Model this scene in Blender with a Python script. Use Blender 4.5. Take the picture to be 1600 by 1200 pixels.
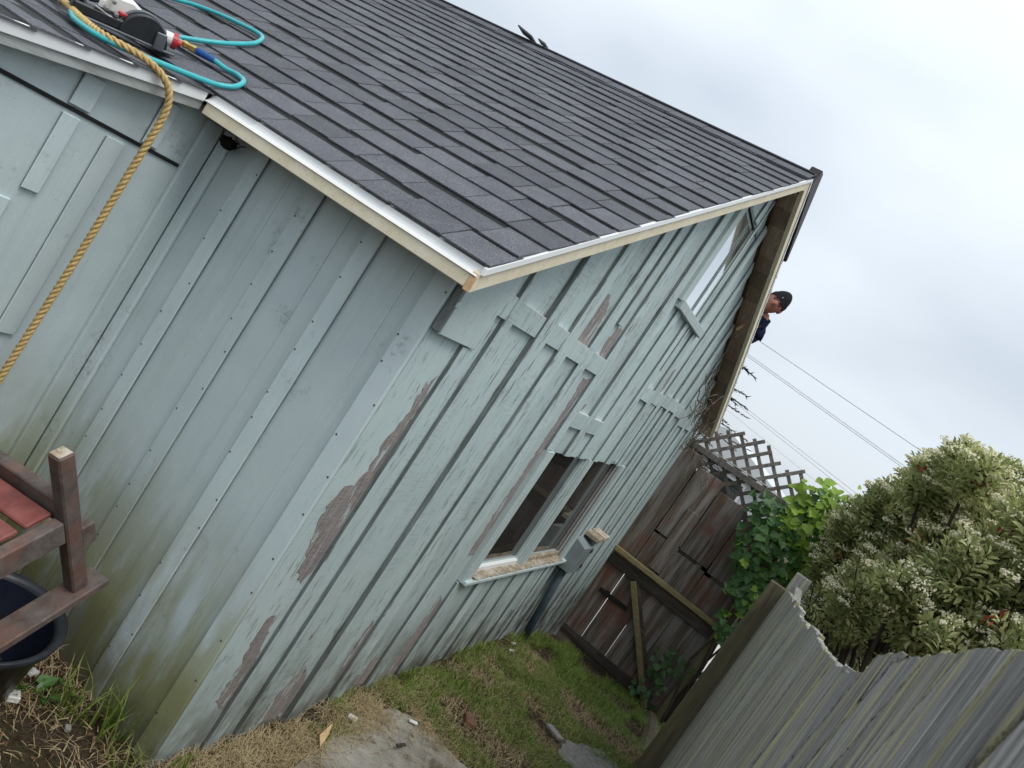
import bpy, bmesh, math, random
from mathutils import Vector, Matrix, noise
R = random.Random(7)
for o in list(bpy.data.objects):
    bpy.data.objects.remove(o)
scene = bpy.context.scene
COL = scene.collection

# ------------------------------------------------------------------ camera
CAM = Vector((-1.955, -1.151, 1.806))
cd = bpy.data.cameras.new('camera')
cam = bpy.data.objects.new('camera', cd)
COL.objects.link(cam)
cr = Vector((0.36731416, -0.75205907, 0.54725447))      # camera right
cu = -Vector((0.14873651, -0.53331697, -0.83273673))    # camera up
cb = -Vector((0.91812731, 0.38727271, -0.08403624))     # camera back
cam.matrix_world = Matrix(((cr.x, cu.x, cb.x, CAM.x), (cr.y, cu.y, cb.y, CAM.y), (cr.z, cu.z, cb.z, CAM.z), (0, 0, 0, 1)))
cd.sensor_width = 36.0
cd.lens = 36.0 * 1162.78 / 1600.0
cd.clip_start = 0.02
cd.clip_end = 1000.0
cd.dof.use_dof = True
cd.dof.focus_distance = 3.2
cd.dof.aperture_fstop = 9.0
scene.camera = cam

# ------------------------------------------------------------------ sky and sun
SUN_EL, SUN_AZ = 60.0, 208.0          # degrees; azimuth clockwise from +Y
world = bpy.data.worlds.new('World')
scene.world = world
world.use_nodes = True
wt = world.node_tree
wt.nodes.clear()
wo = wt.nodes.new('ShaderNodeOutputWorld')
bg = wt.nodes.new('ShaderNodeBackground')
sky = wt.nodes.new('ShaderNodeTexSky')
sky.sky_type = 'NISHITA'
sky.sun_disc = False
sky.sun_elevation = math.radians(SUN_EL)
sky.sun_rotation = math.radians(SUN_AZ)
skm = wt.nodes.new('ShaderNodeMixRGB'); skm.blend_type = 'MULTIPLY'; skm.inputs[0].default_value = 1
skm.inputs[2].default_value = (0.09, 0.09, 0.09, 1)
wt.links.new(sky.outputs[0], skm.inputs[1])
tc = wt.nodes.new('ShaderNodeTexCoord')
mp = wt.nodes.new('ShaderNodeMapping'); mp.inputs['Scale'].default_value = (1.0, 1.0, 2.2)
mp.inputs['Location'].default_value = (3.1, 0.75, 0.35)
wt.links.new(tc.outputs['Generated'], mp.inputs['Vector'])
cn = wt.nodes.new('ShaderNodeTexNoise'); cn.inputs['Scale'].default_value = 1.5
cn.inputs['Detail'].default_value = 4.0; cn.inputs['Roughness'].default_value = 0.42
wt.links.new(mp.outputs[0], cn.inputs['Vector'])
crp = wt.nodes.new('ShaderNodeValToRGB')
crp.color_ramp.elements[0].position = 0.38; crp.color_ramp.elements[0].color = (0.475, 0.530, 0.595, 1)
crp.color_ramp.elements[1].position = 0.58; crp.color_ramp.elements[1].color = (0.655, 0.710, 0.765, 1)
wt.links.new(cn.outputs['Fac'], crp.inputs['Fac'])
sx = wt.nodes.new('ShaderNodeSeparateXYZ'); wt.links.new(tc.outputs['Generated'], sx.inputs[0])
cl = wt.nodes.new('ShaderNodeMapRange'); cl.clamp = True       # overcast sky: zenith brighter than the horizon
cl.inputs['From Min'].default_value = 0.0; cl.inputs['From Max'].default_value = 1.0
cl.inputs['To Min'].default_value = 0.95; cl.inputs['To Max'].default_value = 1.75
wt.links.new(sx.outputs['Z'], cl.inputs['Value'])
cm = wt.nodes.new('ShaderNodeMixRGB'); cm.blend_type = 'MULTIPLY'; cm.inputs[0].default_value = 1
wt.links.new(crp.outputs[0], cm.inputs[1]); wt.links.new(cl.outputs[0], cm.inputs[2])
smx = wt.nodes.new('ShaderNodeMixRGB'); smx.inputs[0].default_value = 0.9
wt.links.new(skm.outputs[0], smx.inputs[1]); wt.links.new(cm.outputs[0], smx.inputs[2])
wt.links.new(smx.outputs[0], bg.inputs['Color'])
bg.inputs['Strength'].default_value = 1.0
wt.links.new(bg.outputs[0], wo.inputs[0])

sl = bpy.data.lights.new('sun', 'SUN')
sl.energy = 1.5
sl.angle = math.radians(28)
sl.color = (1.0, 0.97, 0.92)
sun = bpy.data.objects.new('sun', sl)
COL.objects.link(sun)
_az, _el = math.radians(SUN_AZ), math.radians(SUN_EL)
to_sun = Vector((math.sin(_az) * math.cos(_el), math.cos(_az) * math.cos(_el), math.sin(_el)))
sun.rotation_euler = to_sun.to_track_quat('Z', 'Y').to_euler()
sun.location = to_sun * 20

scene.view_settings.view_transform = 'Standard'
scene.view_settings.look = 'None'
scene.view_settings.gamma = 1.0
scene.view_settings.use_curve_mapping = False
scene.view_settings.exposure = 0.3

# ------------------------------------------------------------------ helpers
W = {}
def put(o, parent=None, mw=None, label=None, cat=None, group=None, kind=None):
    COL.objects.link(o)
    mw = mw if mw is not None else Matrix.Identity(4)
    W[o.name] = mw.copy()
    if parent is not None:
        o.parent = parent
        o.matrix_parent_inverse = W[parent.name].inverted()
    o.matrix_basis = mw
    if label: o['label'] = label
    if cat: o['category'] = cat
    if group: o['group'] = group
    if kind: o['kind'] = kind
    return o
def thing(name, label, cat, loc=(0, 0, 0), group=None):
    o = bpy.data.objects.new(name, None)
    o.empty_display_size = 0.1
    return put(o, None, Matrix.Translation(Vector(loc)), label, cat, group)
class MB:
    """collects faces for one mesh"""
    def __init__(s): s.v = []; s.f = []; s.smooth = False
    def add(s, vs, fs):
        n = len(s.v)
        s.v += [tuple(v) for v in vs]
        s.f += [tuple(n + i for i in f) for f in fs]
        return s
    def box(s, lo, hi):
        x0, y0, z0 = lo; x1, y1, z1 = hi
        return s.add([(x0, y0, z0), (x1, y0, z0), (x1, y1, z0), (x0, y1, z0), (x0, y0, z1), (x1, y0, z1), (x1, y1, z1), (x0, y1, z1)], BOXF)
    def obox(s, c, ax, half):
        c = Vector(c); a, b, d = [Vector(q) for q in ax]
        vs = []
        for k in (-1, 1):
            for (i, j) in ((-1, -1), (1, -1), (1, 1), (-1, 1)):
                vs.append(c + a * (i * half[0]) + b * (j * half[1]) + d * (k * half[2]))
        return s.add(vs, BOXF)
    def prism(s, poly, off):
        """poly: list of 3D points (planar), off: extrusion vector"""
        off = Vector(off); n = len(poly)
        vs = [Vector(p) for p in poly] + [Vector(p) + off for p in poly]
        fs = [tuple(range(n - 1, -1, -1)), tuple(range(n, 2 * n))]
        fs += [(i, (i + 1) % n, n + (i + 1) % n, n + i) for i in range(n)]
        return s.add(vs, fs)
    def tube(s, pts, rad, sides=8, cap=True, squash=None):
        pts = [Vector(p) for p in pts]; n = len(pts)
        rad = rad if isinstance(rad, (list, tuple)) else [rad] * n
        t0 = (pts[1] - pts[0]).normalized()
        nrm = t0.orthogonal().normalized()
        vs = []
        for i, p in enumerate(pts):
            t = (pts[min(i + 1, n - 1)] - pts[max(i - 1, 0)])
            t = t.normalized() if t.length > 1e-9 else t0
            nrm = (nrm - t * nrm.dot(t))
            nrm = nrm.normalized() if nrm.length > 1e-6 else t.orthogonal().normalized()
            bn = t.cross(nrm)
            for k in range(sides):
                a = 2 * math.pi * k / sides
                vs.append(p + (nrm * math.cos(a) + bn * math.sin(a)) * rad[i])
        fs = []
        for i in range(n - 1):
            for k in range(sides):
                a, b = i * sides + k, i * sides + (k + 1) % sides
                fs.append((a, b, b + sides, a + sides))
        if cap:
            fs.append(tuple(range(sides - 1, -1, -1)))
            fs.append(tuple((n - 1) * sides + k for k in range(sides)))
        return s.add(vs, fs)
    def lathe(s, base, axis, prof, sides=24):
        """prof: list of (height, radius)"""
        base = Vector(base); ax = Vector(axis).normalized(); u = ax.orthogonal().normalized(); w = ax.cross(u)
        vs = []
        for (h, r) in prof:
            for k in range(sides):
                a = 2 * math.pi * k / sides
                vs.append(base + ax * h + (u * math.cos(a) + w * math.sin(a)) * r)
        fs = []
        for i in range(len(prof) - 1):
            for k in range(sides):
                a, b = i * sides + k, i * sides + (k + 1) % sides
                fs.append((a, b, b + sides, a + sides))
        return s.add(vs, fs)
    def mesh(s, name, mat=None, smooth=False):
        m = bpy.data.meshes.new(name)
        m.from_pydata(s.v, [], s.f)
        if mat: m.materials.append(mat)
        if smooth: m.polygons.foreach_set('use_smooth', [True] * len(m.polygons))
        m.update()
        return m
    def build(s, name, mat, parent=None, smooth=False, bevel=0, recenter=True, **kw):
        mw = Matrix.Identity(4)
        if recenter and s.v:
            n = len(s.v)
            c = Vector((sum(v[0] for v in s.v) / n, sum(v[1] for v in s.v) / n, min(v[2] for v in s.v)))
            s.v = [(v[0] - c.x, v[1] - c.y, v[2] - c.z) for v in s.v]
            mw = Matrix.Translation(c)
        m = s.mesh(name, mat, smooth)
        if bevel:
            bm = bmesh.new(); bm.from_mesh(m)
            bmesh.ops.recalc_face_normals(bm, faces=bm.faces)
            bmesh.ops.bevel(bm, geom=[e for e in bm.edges if e.calc_face_angle(0) > 0.5], offset=bevel, segments=1, affect='EDGES')
            bm.to_mesh(m); bm.free()
        o = bpy.data.objects.new(name, m)
        return put(o, parent, mw, **kw)
BOXF = [(0, 3, 2, 1), (4, 5, 6, 7), (0, 1, 5, 4), (1, 2, 6, 5), (2, 3, 7, 6), (3, 0, 4, 7)]

def catmull(pts, n=8):
    pts = [Vector(p) for p in pts]; out = []
    for i in range(len(pts) - 1):
        p0 = pts[max(i - 1, 0)]; p1 = pts[i]; p2 = pts[i + 1]; p3 = pts[min(i + 2, len(pts) - 1)]
        for k in range(n):
            t = k / n
            out.append(0.5 * ((2 * p1) + (p2 - p0) * t + (2 * p0 - 5 * p1 + 4 * p2 - p3) * t * t + (3 * p1 - p0 - 3 * p2 + p3) * t ** 3))
    out.append(pts[-1])
    return out

class Mat:
    def __init__(s, name, rough=0.8, spec=0.3):
        s.m = bpy.data.materials.new(name); s.m.use_nodes = True
        s.t = s.m.node_tree; s.b = s.t.nodes['Principled BSDF']
        s.b.inputs['Roughness'].default_value = rough
        s.b.inputs['Specular IOR Level'].default_value = spec
        s.geo = s.t.nodes.new('ShaderNodeNewGeometry')
        s.inf = s.t.nodes.new('ShaderNodeObjectInfo')
        s.tcn = s.t.nodes.new('ShaderNodeTexCoord')
    def L(s, a, b): s.t.links.new(a, b)
    def val(s, sock, v):
        if isinstance(v, bpy.types.NodeSocket): s.L(v, sock)
        elif isinstance(v, (tuple, list)) and len(v) == 3 and sock.type == 'RGBA': sock.default_value = (*v, 1)
        else: sock.default_value = v
    def vec(s, scale=(1, 1, 1), src='pos', loc=(0, 0, 0), rnd=0.0):
        n = s.t.nodes.new('ShaderNodeMapping')
        n.inputs['Scale'].default_value = scale; n.inputs['Location'].default_value = loc
        v = s.geo.outputs['Position'] if src == 'pos' else s.tcn.outputs['Object']
        if rnd:
            a = s.t.nodes.new('ShaderNodeVectorMath'); a.operation = 'ADD'
            m = s.math('MULTIPLY', s.inf.outputs['Random'], rnd)
            s.L(v, a.inputs[0]); s.L(m, a.inputs[1]); v = a.outputs[0]
        s.L(v, n.inputs['Vector'])
        return n.outputs[0]
    def noise(s, scale=5, detail=4, rough=0.55, vec=None, dist=0.0):
        n = s.t.nodes.new('ShaderNodeTexNoise')
        n.inputs['Scale'].default_value = scale; n.inputs['Detail'].default_value = detail
        n.inputs['Roughness'].default_value = rough; n.inputs['Distortion'].default_value = dist
        s.L(vec if vec is not None else s.vec(), n.inputs['Vector'])
        return n.outputs['Fac']
    def voro(s, scale, vec=None):
        n = s.t.nodes.new('ShaderNodeTexVoronoi'); n.inputs['Scale'].default_value = scale
        s.L(vec if vec is not None else s.vec(), n.inputs['Vector'])
        return n.outputs['Distance'], n.outputs['Color']
    def rng(s, v, a, b, c=0.0, d=1.0):
        n = s.t.nodes.new('ShaderNodeMapRange'); n.clamp = True
        for k, q in zip(('From Min', 'From Max', 'To Min', 'To Max'), (a, b, c, d)): n.inputs[k].default_value = q
        s.val(n.inputs['Value'], v)
        return n.outputs[0]
    def ramp(s, v, els):
        n = s.t.nodes.new('ShaderNodeValToRGB'); e = n.color_ramp.elements
        while len(e) < len(els): e.new(0.5)
        for k, (p, c) in enumerate(els):
            e[k].position = p; e[k].color = (*c, 1)
        s.L(v, n.inputs['Fac'])
        return n.outputs[0]
    def mix(s, f, a, b, mode='MIX'):
        n = s.t.nodes.new('ShaderNodeMixRGB'); n.blend_type = mode
        s.val(n.inputs[0], f); s.val(n.inputs[1], a); s.val(n.inputs[2], b)
        return n.outputs[0]
    def math(s, op, a, b=0.0):
        n = s.t.nodes.new('ShaderNodeMath'); n.operation = op
        s.val(n.inputs[0], a); s.val(n.inputs[1], b)
        return n.outputs[0]
    def xyz(s):
        n = s.t.nodes.new('ShaderNodeSeparateXYZ'); s.L(s.geo.outputs['Position'], n.inputs[0])
        return n.outputs
    def tint(s, col, lo=0.85, hi=1.12):
        """per object brightness"""
        v = s.rng(s.inf.outputs['Random'], 0, 1, lo, hi)
        cmb = s.t.nodes.new('ShaderNodeCombineXYZ')
        for i in range(3): s.L(v, cmb.inputs[i])
        return s.mix(1.0, col, cmb.outputs[0], 'MULTIPLY')
    def out(s, col, bump=None, strength=0.3, dist=0.004, rough=None):
        s.val(s.b.inputs['Base Color'], col)
        if rough is not None: s.val(s.b.inputs['Roughness'], rough)
        if bump is not None:
            n = s.t.nodes.new('ShaderNodeBump'); n.inputs['Strength'].default_value = strength
            n.inputs['Distance'].default_value = dist
            s.L(bump, n.inputs['Height']); s.L(n.outputs[0], s.b.inputs['Normal'])
        return s.m

# ------------------------------------------------------------------ materials
def paint_mat(name, weather, base=(0.455, 0.560, 0.542), algae=False, grain=(1, 1)):
    """pale blue-green house paint; weather: how far it has cracked and flaked"""
    m = Mat(name, 0.72, 0.25)
    c = m.mix(m.rng(m.noise(1.6, 5, 0.6), 0.3, 0.7), base, (base[0] * 1.1, base[1] * 1.06, base[2] * 1.1))
    c = m.mix(m.rng(m.noise(7, 6, 0.65), 0.35, 0.75, 0, 0.5), c, (base[0] * 0.86, base[1] * 0.87, base[2] * 0.9))
    gr = m.noise(1.0, 6, 0.7, m.vec((70, 70, 5)))
    c = m.mix(m.rng(gr, 0.42, 0.66, 0, 0.55 * weather), c, (0.56, 0.63, 0.615))
    rib = m.noise(1.0, 3, 0.5, m.vec((9, 9, 150)))
    c = m.mix(m.math('MULTIPLY', m.rng(rib, 0.5, 0.62, 0, 0.40 * weather), m.rng(m.noise(3.5, 3, 0.5, m.vec((1, 1, .6), loc=(6, 2, 9))), .48, .62)), c, (0.27, 0.33, 0.32))
    wood = m.ramp(m.noise(1.0, 6, 0.7, m.vec((120, 120, 6))), [(0.3, (0.13, 0.115, 0.105)), (0.7, (0.30, 0.265, 0.25))])
    zone = m.rng(m.noise(2.3, 3, 0.5, m.vec((1.6, 1.6, 0.7))), 0.40, 0.68)
    if weather:
        crk = m.noise(1.0, 5, 0.62, m.vec((75, 75, 7.5)))
        f = m.math('MULTIPLY', m.rng(crk, 0.575, 0.635), m.math('ADD', m.math('MULTIPLY', zone, 0.75), 0.22))
        c = m.mix(m.math('MULTIPLY', f, weather), c, (0.10, 0.105, 0.10))
        fl = m.noise(1.0, 7, 0.66, m.vec((22, 22, 4.0), loc=(3, 1, 2)))
        f2 = m.math('MULTIPLY', m.rng(fl, 0.60, 0.625), zone)
        c = m.mix(m.math('MULTIPLY', f2, weather), c, wood)
        hgt = m.math('SUBTRACT', m.math('MULTIPLY', gr, 0.5), m.math('MULTIPLY', f, 0.8))
    else:
        dr = m.noise(1.0, 5, 0.6, m.vec((26, 26, 1.3), loc=(4, 4, 4)))
        c = m.mix(m.rng(dr, 0.50, 0.70, 0, 0.34), c, (base[0] * .74, base[1] * .76, base[2] * .74))
        c = m.mix(m.rng(m.noise(1.0, 3, 0.5, m.vec((90, 90, 9), loc=(1, 9, 4))), 0.62, 0.72, 0, 0.5), c, (0.56, 0.63, 0.62))
        blot = m.math('MULTIPLY', m.rng(m.noise(5.5, 5, 0.7, m.vec(loc=(7, 1, 3))), 0.60, 0.74), m.rng(m.noise(60, 4, .7), .42, .62))
        c = m.mix(m.math('MULTIPLY', blot, .7), c, (0.13, 0.12, 0.10))
        hgt = m.math('ADD', m.math('MULTIPLY', m.noise(1.0, 4, 0.6, m.vec((110, 110, 10))), 0.6), m.noise(6, 3, 0.5))
    sp = m.rng(m.noise(150, 2, 0.5), 0.70, 0.74, 0, 0.6)      # specks and mould dots
    c = m.mix(m.math('MULTIPLY', sp, m.rng(m.noise(4, 3), 0.35, 0.65)), c, (0.06, 0.06, 0.05))
    z = m.xyz()[2]
    soil = m.math('MULTIPLY', m.rng(z, -0.10, 0.40, 1, 0), m.rng(m.noise(9, 5, 0.65, m.vec((1, 1, 0.5))), 0.32, 0.58))
    c = m.mix(m.math('MULTIPLY', soil, 0.88), c, (0.10, 0.085, 0.065))
    if algae:
        al = m.math('MULTIPLY', m.rng(z, 0.80, 0.20), m.rng(m.noise(3.6, 4, 0.6, m.vec((1, 2.2, 0.5), loc=(0, 3.3, 0))), 0.36, 0.54))
        c = m.mix(m.math('MULTIPLY', al, 0.85), c, (0.235, 0.24, 0.085))
        dk = m.math('MULTIPLY', m.rng(z, 0.30, -0.02), m.rng(m.noise(2.1, 5, 0.65, m.vec((1, 1, 1), loc=(8, 3, 1))), 0.25, 0.48))
        c = m.mix(m.math('MULTIPLY', dk, 0.8), c, (0.095, 0.095, 0.050))
    c = m.tint(c, 0.88, 1.07)
    return m.out(c, hgt, 0.25 if weather else 0.35, 0.0025 if weather else 0.004)
MP_GABLE = paint_mat('weathered_gable_paint', 1.0)
MP_SMOOTH = paint_mat('smooth_wall_paint', 0.0, (0.525, 0.615, 0.610), algae=True)
MP_TRIM = paint_mat('trim_paint', 0.5, (0.47, 0.56, 0.54))
MP_EDGE_SHADE = paint_mat('shaded_grimy_edge_paint', 0.6, (0.135, 0.160, 0.150))  # shade on the board sides painted in as darker colour, with some grime

def wood_mat(name, c0, c1, c2=None, amt2=0.5, grain=(90, 90, 3.0), src='pos', rough=0.85, stain=None, stain_lo=0.55, bump=0.4, lo=0.8, hi=1.15):
    m = Mat(name, rough, 0.2)
    v = m.vec(grain, src, rnd=0 if src == 'pos' else 13.0)
    g = m.noise(1.0, 7, 0.68, v, 0.4)
    c = m.ramp(g, [(0.30, c0), (0.70, c1)])
    if c2:
        g2 = m.noise(1.0, 4, 0.6, m.vec((grain[0] * 0.30, grain[1] * 0.30, grain[2] * 0.4), src, (5, 2, 1), rnd=0 if src == 'pos' else 7.0))
        c = m.mix(m.rng(g2, 0.48, 0.62, 0, amt2), c, c2)
    if stain:
        sn = m.noise(3.0, 5, 0.65, m.vec((1, 1, 0.6), loc=(2, 7, 4)))
        c = m.mix(m.rng(sn, stain_lo, stain_lo + 0.14, 0, 0.75), c, stain)
    c = m.tint(c, lo, hi)
    return m.out(c, g, bump, 0.004)
M_BARE = wood_mat('bare_grey_wood', (0.17, 0.150, 0.140), (0.40, 0.365, 0.345), (0.27, 0.235, 0.22), .5, grain=(60, 60, 110))
def fence_mat():
    m = Mat('weathered_fence_wood', 0.9, 0.15)
    g = m.noise(1.0, 6, 0.7, m.vec((95, 95, 2.0)), .5)
    fi = m.noise(1.0, 5, 0.75, m.vec((420, 420, 7.0)), .3)
    c = m.ramp(g, [(0.30, (0.10, 0.097, 0.092)), (0.52, (0.27, 0.262, 0.248)), (0.72, (0.50, 0.485, 0.455))])
    c = m.mix(m.rng(fi, 0.50, 0.68, 0, 0.65), c, (0.62, 0.60, 0.54))
    c = m.mix(m.rng(fi, 0.46, 0.33, 0, 0.8), c, (0.045, 0.042, 0.040))
    li = m.noise(1.0, 4, 0.6, m.vec((30, 30, 1.4), loc=(5, 2, 1)))
    c = m.mix(m.math('MULTIPLY', m.rng(li, 0.52, 0.62), m.rng(fi, 0.38, 0.60, 0.15, 0.85)), c, (0.52, 0.49, 0.22))
    sp = m.noise(1.0, 3, 0.5, m.vec((150, 150, 1.6), loc=(9, 3, 1)))
    c = m.mix(m.rng(sp, 0.67, 0.70), c, (0.025, 0.023, 0.022))
    c = m.tint(c, 0.88, 1.25)
    return m.out(c, m.math('ADD', m.math('MULTIPLY', g, .7), m.math('MULTIPLY', fi, .5)), 1.0, 0.006)
M_FENCE = fence_mat()
def patch_mat():
    m = Mat('flaked_bare_wood', 0.9, 0.15)
    g = m.noise(1.0, 6, 0.7, m.vec((130, 130, 5)))
    c = m.ramp(g, [(0.32, (0.15, 0.13, 0.122)), (0.68, (0.37, 0.335, 0.32))])
    sw = m.noise(1.0, 3, 0.6, m.vec((25, 25, 190)))
    c = m.mix(m.rng(sw, .45, .62, 0, .45), c, (0.43, 0.385, 0.37))
    ck = m.noise(1.0, 4, 0.6, m.vec((95, 95, 3), loc=(2, 2, 8)))
    c = m.mix(m.rng(ck, .62, .67), c, (0.05, 0.042, 0.038))
    pt = m.noise(1.0, 6, 0.62, m.vec((34, 34, 5.5), loc=(1, 6, 2)))
    c = m.mix(m.rng(pt, .585, .605), c, (0.43, 0.53, 0.51))
    return m.out(c, m.math('ADD', g, m.math('MULTIPLY', sw, .4)), .7, .004)
M_PATCH = patch_mat()
M_POST = wood_mat('mossy_post_wood', (0.075, 0.064, 0.042), (0.18, 0.155, 0.10), (0.18, 0.17, 0.08), 0.6, grain=(60, 60, 3))
M_GATE = wood_mat('dark_gate_wood', (0.055, 0.042, 0.033), (0.175, 0.140, 0.112), (0.28, 0.265, 0.245), 0.6, grain=(60, 60, 3), stain=(0.17, 0.065, 0.042), stain_lo=0.52)
M_RAIL = wood_mat('mossy_rail_wood', (0.13, 0.108, 0.05), (0.29, 0.24, 0.12), None, grain=(50, 12, 50))
M_DARKRAIL = wood_mat('dark_rail_wood', (0.03, 0.024, 0.02), (0.085, 0.066, 0.052), (0.14, 0.12, 0.10), 0.5, grain=(50, 8, 50))
M_LATT = wood_mat('lattice_wood', (0.10, 0.088, 0.078), (0.25, 0.225, 0.20), None, grain=(40, 40, 12))
M_SOFFIT = wood_mat('soffit_wood', (0.24, 0.18, 0.135), (0.44, 0.345, 0.265), (0.32, 0.19, 0.14), 0.5, grain=(14, 60, 14), lo=0.6, hi=1.2)
M_NEWWOOD = wood_mat('fresh_cut_wood', (0.50, 0.31, 0.15), (0.68, 0.46, 0.26), None, grain=(60, 60, 60))
M_ROTTEN = wood_mat('peeling_tan_wood', (0.16, 0.12, 0.075), (0.52, 0.44, 0.32), (0.62, 0.58, 0.50), 0.6, grain=(55, 55, 55), bump=0.9)
M_STRAWWOOD = wood_mat('split_pine', (0.42, 0.27, 0.12), (0.62, 0.45, 0.26), None, grain=(30, 90, 60))
M_RED = wood_mat('red_brown_paint', (0.075, 0.060, 0.052), (0.175, 0.148, 0.132), (0.20, 0.085, 0.06), 0.45, grain=(22, 22, 22), src='obj', bump=0.25, rough=0.6, lo=0.85, hi=1.1)
M_REDSLAT = wood_mat('faded_red_paint', (0.17, 0.045, 0.038), (0.30, 0.105, 0.092), (0.12, 0.06, 0.055), 0.6, grain=(15, 15, 15), src='obj', bump=0.2, rough=0.55)
def shingle_mat():
    m = Mat('asphalt_shingle', 0.9, 0.25)
    g = m.noise(420, 2, 0.6)
    c = m.ramp(g, [(0.32, (0.030, 0.031, 0.036)), (0.50, (0.094, 0.096, 0.108)), (0.68, (0.29, 0.295, 0.32))])
    c = m.mix(m.rng(m.noise(11, 4, 0.6), 0.35, 0.7, 0, 0.5), c, (0.070, 0.071, 0.079))
    c = m.mix(m.rng(m.noise(2.2, 3, 0.6), 0.45, 0.7, 0, 0.25), c, (0.12, 0.12, 0.13))
    c = m.tint(c, 0.85, 1.18)
    return m.out(c, g, 0.5, 0.002)
M_SHINGLE = shingle_mat()
def plain(name, col, rough=0.6, spec=0.4, metal=0.0, var=0.15, scale=20, bump=0.05):
    m = Mat(name, rough, spec)
    m.b.inputs['Metallic'].default_value = metal
    n = m.noise(scale, 4, 0.6)
    c = m.mix(m.rng(n, 0.3, 0.7), tuple(x * (1 - var) for x in col), tuple(min(1, x * (1 + var)) for x in col))
    return m.out(c, n, bump, 0.002)
def fascia_mat():
    m = Mat('cream_primed_fascia', 0.7, 0.3)
    n = m.noise(1, 5, 0.6, m.vec((14, 14, 14)))
    c = m.ramp(n, [(0.3, (0.66, 0.58, 0.40)), (0.7, (0.76, 0.70, 0.55))])
    k = m.rng(m.noise(90, 3, 0.6), 0.60, 0.70, 0, 0.45)
    c = m.mix(k, c, (0.38, 0.31, 0.20))
    return m.out(c, n, 0.1, 0.002)
M_FASCIA = fascia_mat()
M_OLDFASCIA = wood_mat('old_grey_fascia', (0.34, 0.355, 0.34), (0.50, 0.52, 0.50), (0.24, 0.24, 0.22), 0.5, grain=(12, 40, 40))
M_DRIP = plain('white_drip_edge_metal', (0.80, 0.81, 0.80), 0.42, 0.5, 0.0, 0.02, 6, 0.01)
M_DARKMETAL = plain('dark_brown_metal', (0.020, 0.013, 0.011), 0.5, 0.4, 0.0, 0.3)
M_BLACKIRON = plain('rusty_black_iron', (0.018, 0.016, 0.015), 0.6, 0.4, 0.3, 0.4, 60, 0.2)
M_GROOVE = plain('black_flashing', (0.012, 0.013, 0.012), 0.7, 0.3, 0, 0.4, 30, 0.2)
M_NAIL = plain('rusty_nail', (0.11, 0.075, 0.055), 0.8, 0.2, 0, 0.5, 90, 0.2)
M_NEST = plain('dark_nest_debris', (0.014, 0.012, 0.011), 0.95, 0.1, 0, 0.5, 60, 0.6)
def glass_mat(name, col, ior):
    m = Mat(name, 0.03, 0.5)
    m.b.inputs['IOR'].default_value = ior
    n = m.noise(3, 3, 0.5)
    d = m.noise(60, 4, 0.7)
    c = m.mix(m.rng(d, 0.55, 0.8, 0, 0.25), col, (0.10, 0.09, 0.08))
    return m.out(c, n, 0.02, 0.01, m.rng(d, 0.4, 0.8, 0.02, 0.12))
M_GLASS = glass_mat('dusty_dark_glass', (0.034, 0.031, 0.029), 1.9)
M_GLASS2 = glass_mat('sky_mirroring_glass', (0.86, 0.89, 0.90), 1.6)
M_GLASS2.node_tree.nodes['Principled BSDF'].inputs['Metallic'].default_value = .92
M_BOXGREY = plain('grey_painted_box', (0.20, 0.235, 0.235), 0.65, 0.3, 0, 0.12, 14, 0.1)
M_PIPE = plain('dark_blue_grey_pipe', (0.05, 0.075, 0.09), 0.5, 0.4, 0, 0.3, 18, 0.1)
M_ROPE = plain('tan_rope_fibre', (0.50, 0.35, 0.145), 0.85, 0.2, 0, 0.3, 120, 0.4)
M_HOSE = plain('turquoise_hose_rubber', (0.035, 0.40, 0.42), 0.35, 0.5, 0, 0.08, 30, 0.02)
M_BLUE = plain('blue_plastic', (0.012, 0.085, 0.30), 0.4, 0.5, 0, 0.1)
M_BRASS = plain('brass', (0.55, 0.47, 0.16), 0.35, 0.5, 0.8, 0.15)
M_STEEL = plain('brushed_steel', (0.50, 0.49, 0.47), 0.35, 0.5, 0.9, 0.15, 80)
M_TOOLRED = plain('tool_red_plastic', (0.45, 0.025, 0.03), 0.4, 0.5, 0, 0.1)
M_TOOLBLACK = plain('tool_black_housing', (0.017, 0.018, 0.021), 0.42, 0.45, 0, 0.25, 40, 0.06)
M_TOOLWHITE = plain('tool_off_white_housing', (0.70, 0.68, 0.64), 0.4, 0.45, 0, 0.08)
M_TOOLGREY = plain('tool_grey_metal', (0.12, 0.13, 0.14), 0.45, 0.5, 0.5, 0.2)
M_TUB = plain('black_plastic_tub', (0.022, 0.025, 0.032), 0.38, 0.45, 0, 0.3, 25, 0.05)
M_TUBIN = plain('navy_liner', (0.006, 0.008, 0.022), 0.5, 0.4, 0, 0.3, 25, 0.1)
M_CAP = plain('black_knit_cap', (0.012, 0.013, 0.015), 0.95, 0.2, 0, 0.3, 160, 0.5)
M_JACKET = plain('navy_jacket_cloth', (0.012, 0.018, 0.045), 0.9, 0.2, 0, 0.3, 60, 0.3)
M_TROUSER = plain('dark_trouser_cloth', (0.02, 0.02, 0.024), 0.9, 0.2)
M_HIVIS = plain('dull_yellow_collar', (0.32, 0.30, 0.14), 0.9, 0.2)
M_SKIN = plain('ruddy_skin', (0.40, 0.17, 0.115), 0.55, 0.35, 0, 0.12, 30, 0.05)
M_EYE = plain('dark_eye', (0.02, 0.015, 0.012), 0.3, 0.5)
M_WHITE = plain('white_litter', (0.72, 0.72, 0.70), 0.8, 0.2)
M_BRICK = plain('brown_brick', (0.16, 0.085, 0.055), 0.9, 0.2, 0, 0.3, 40, 0.4)
M_STONE = plain('grey_stone', (0.22, 0.205, 0.19), 0.9, 0.2, 0, 0.3, 25, 0.5)
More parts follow.
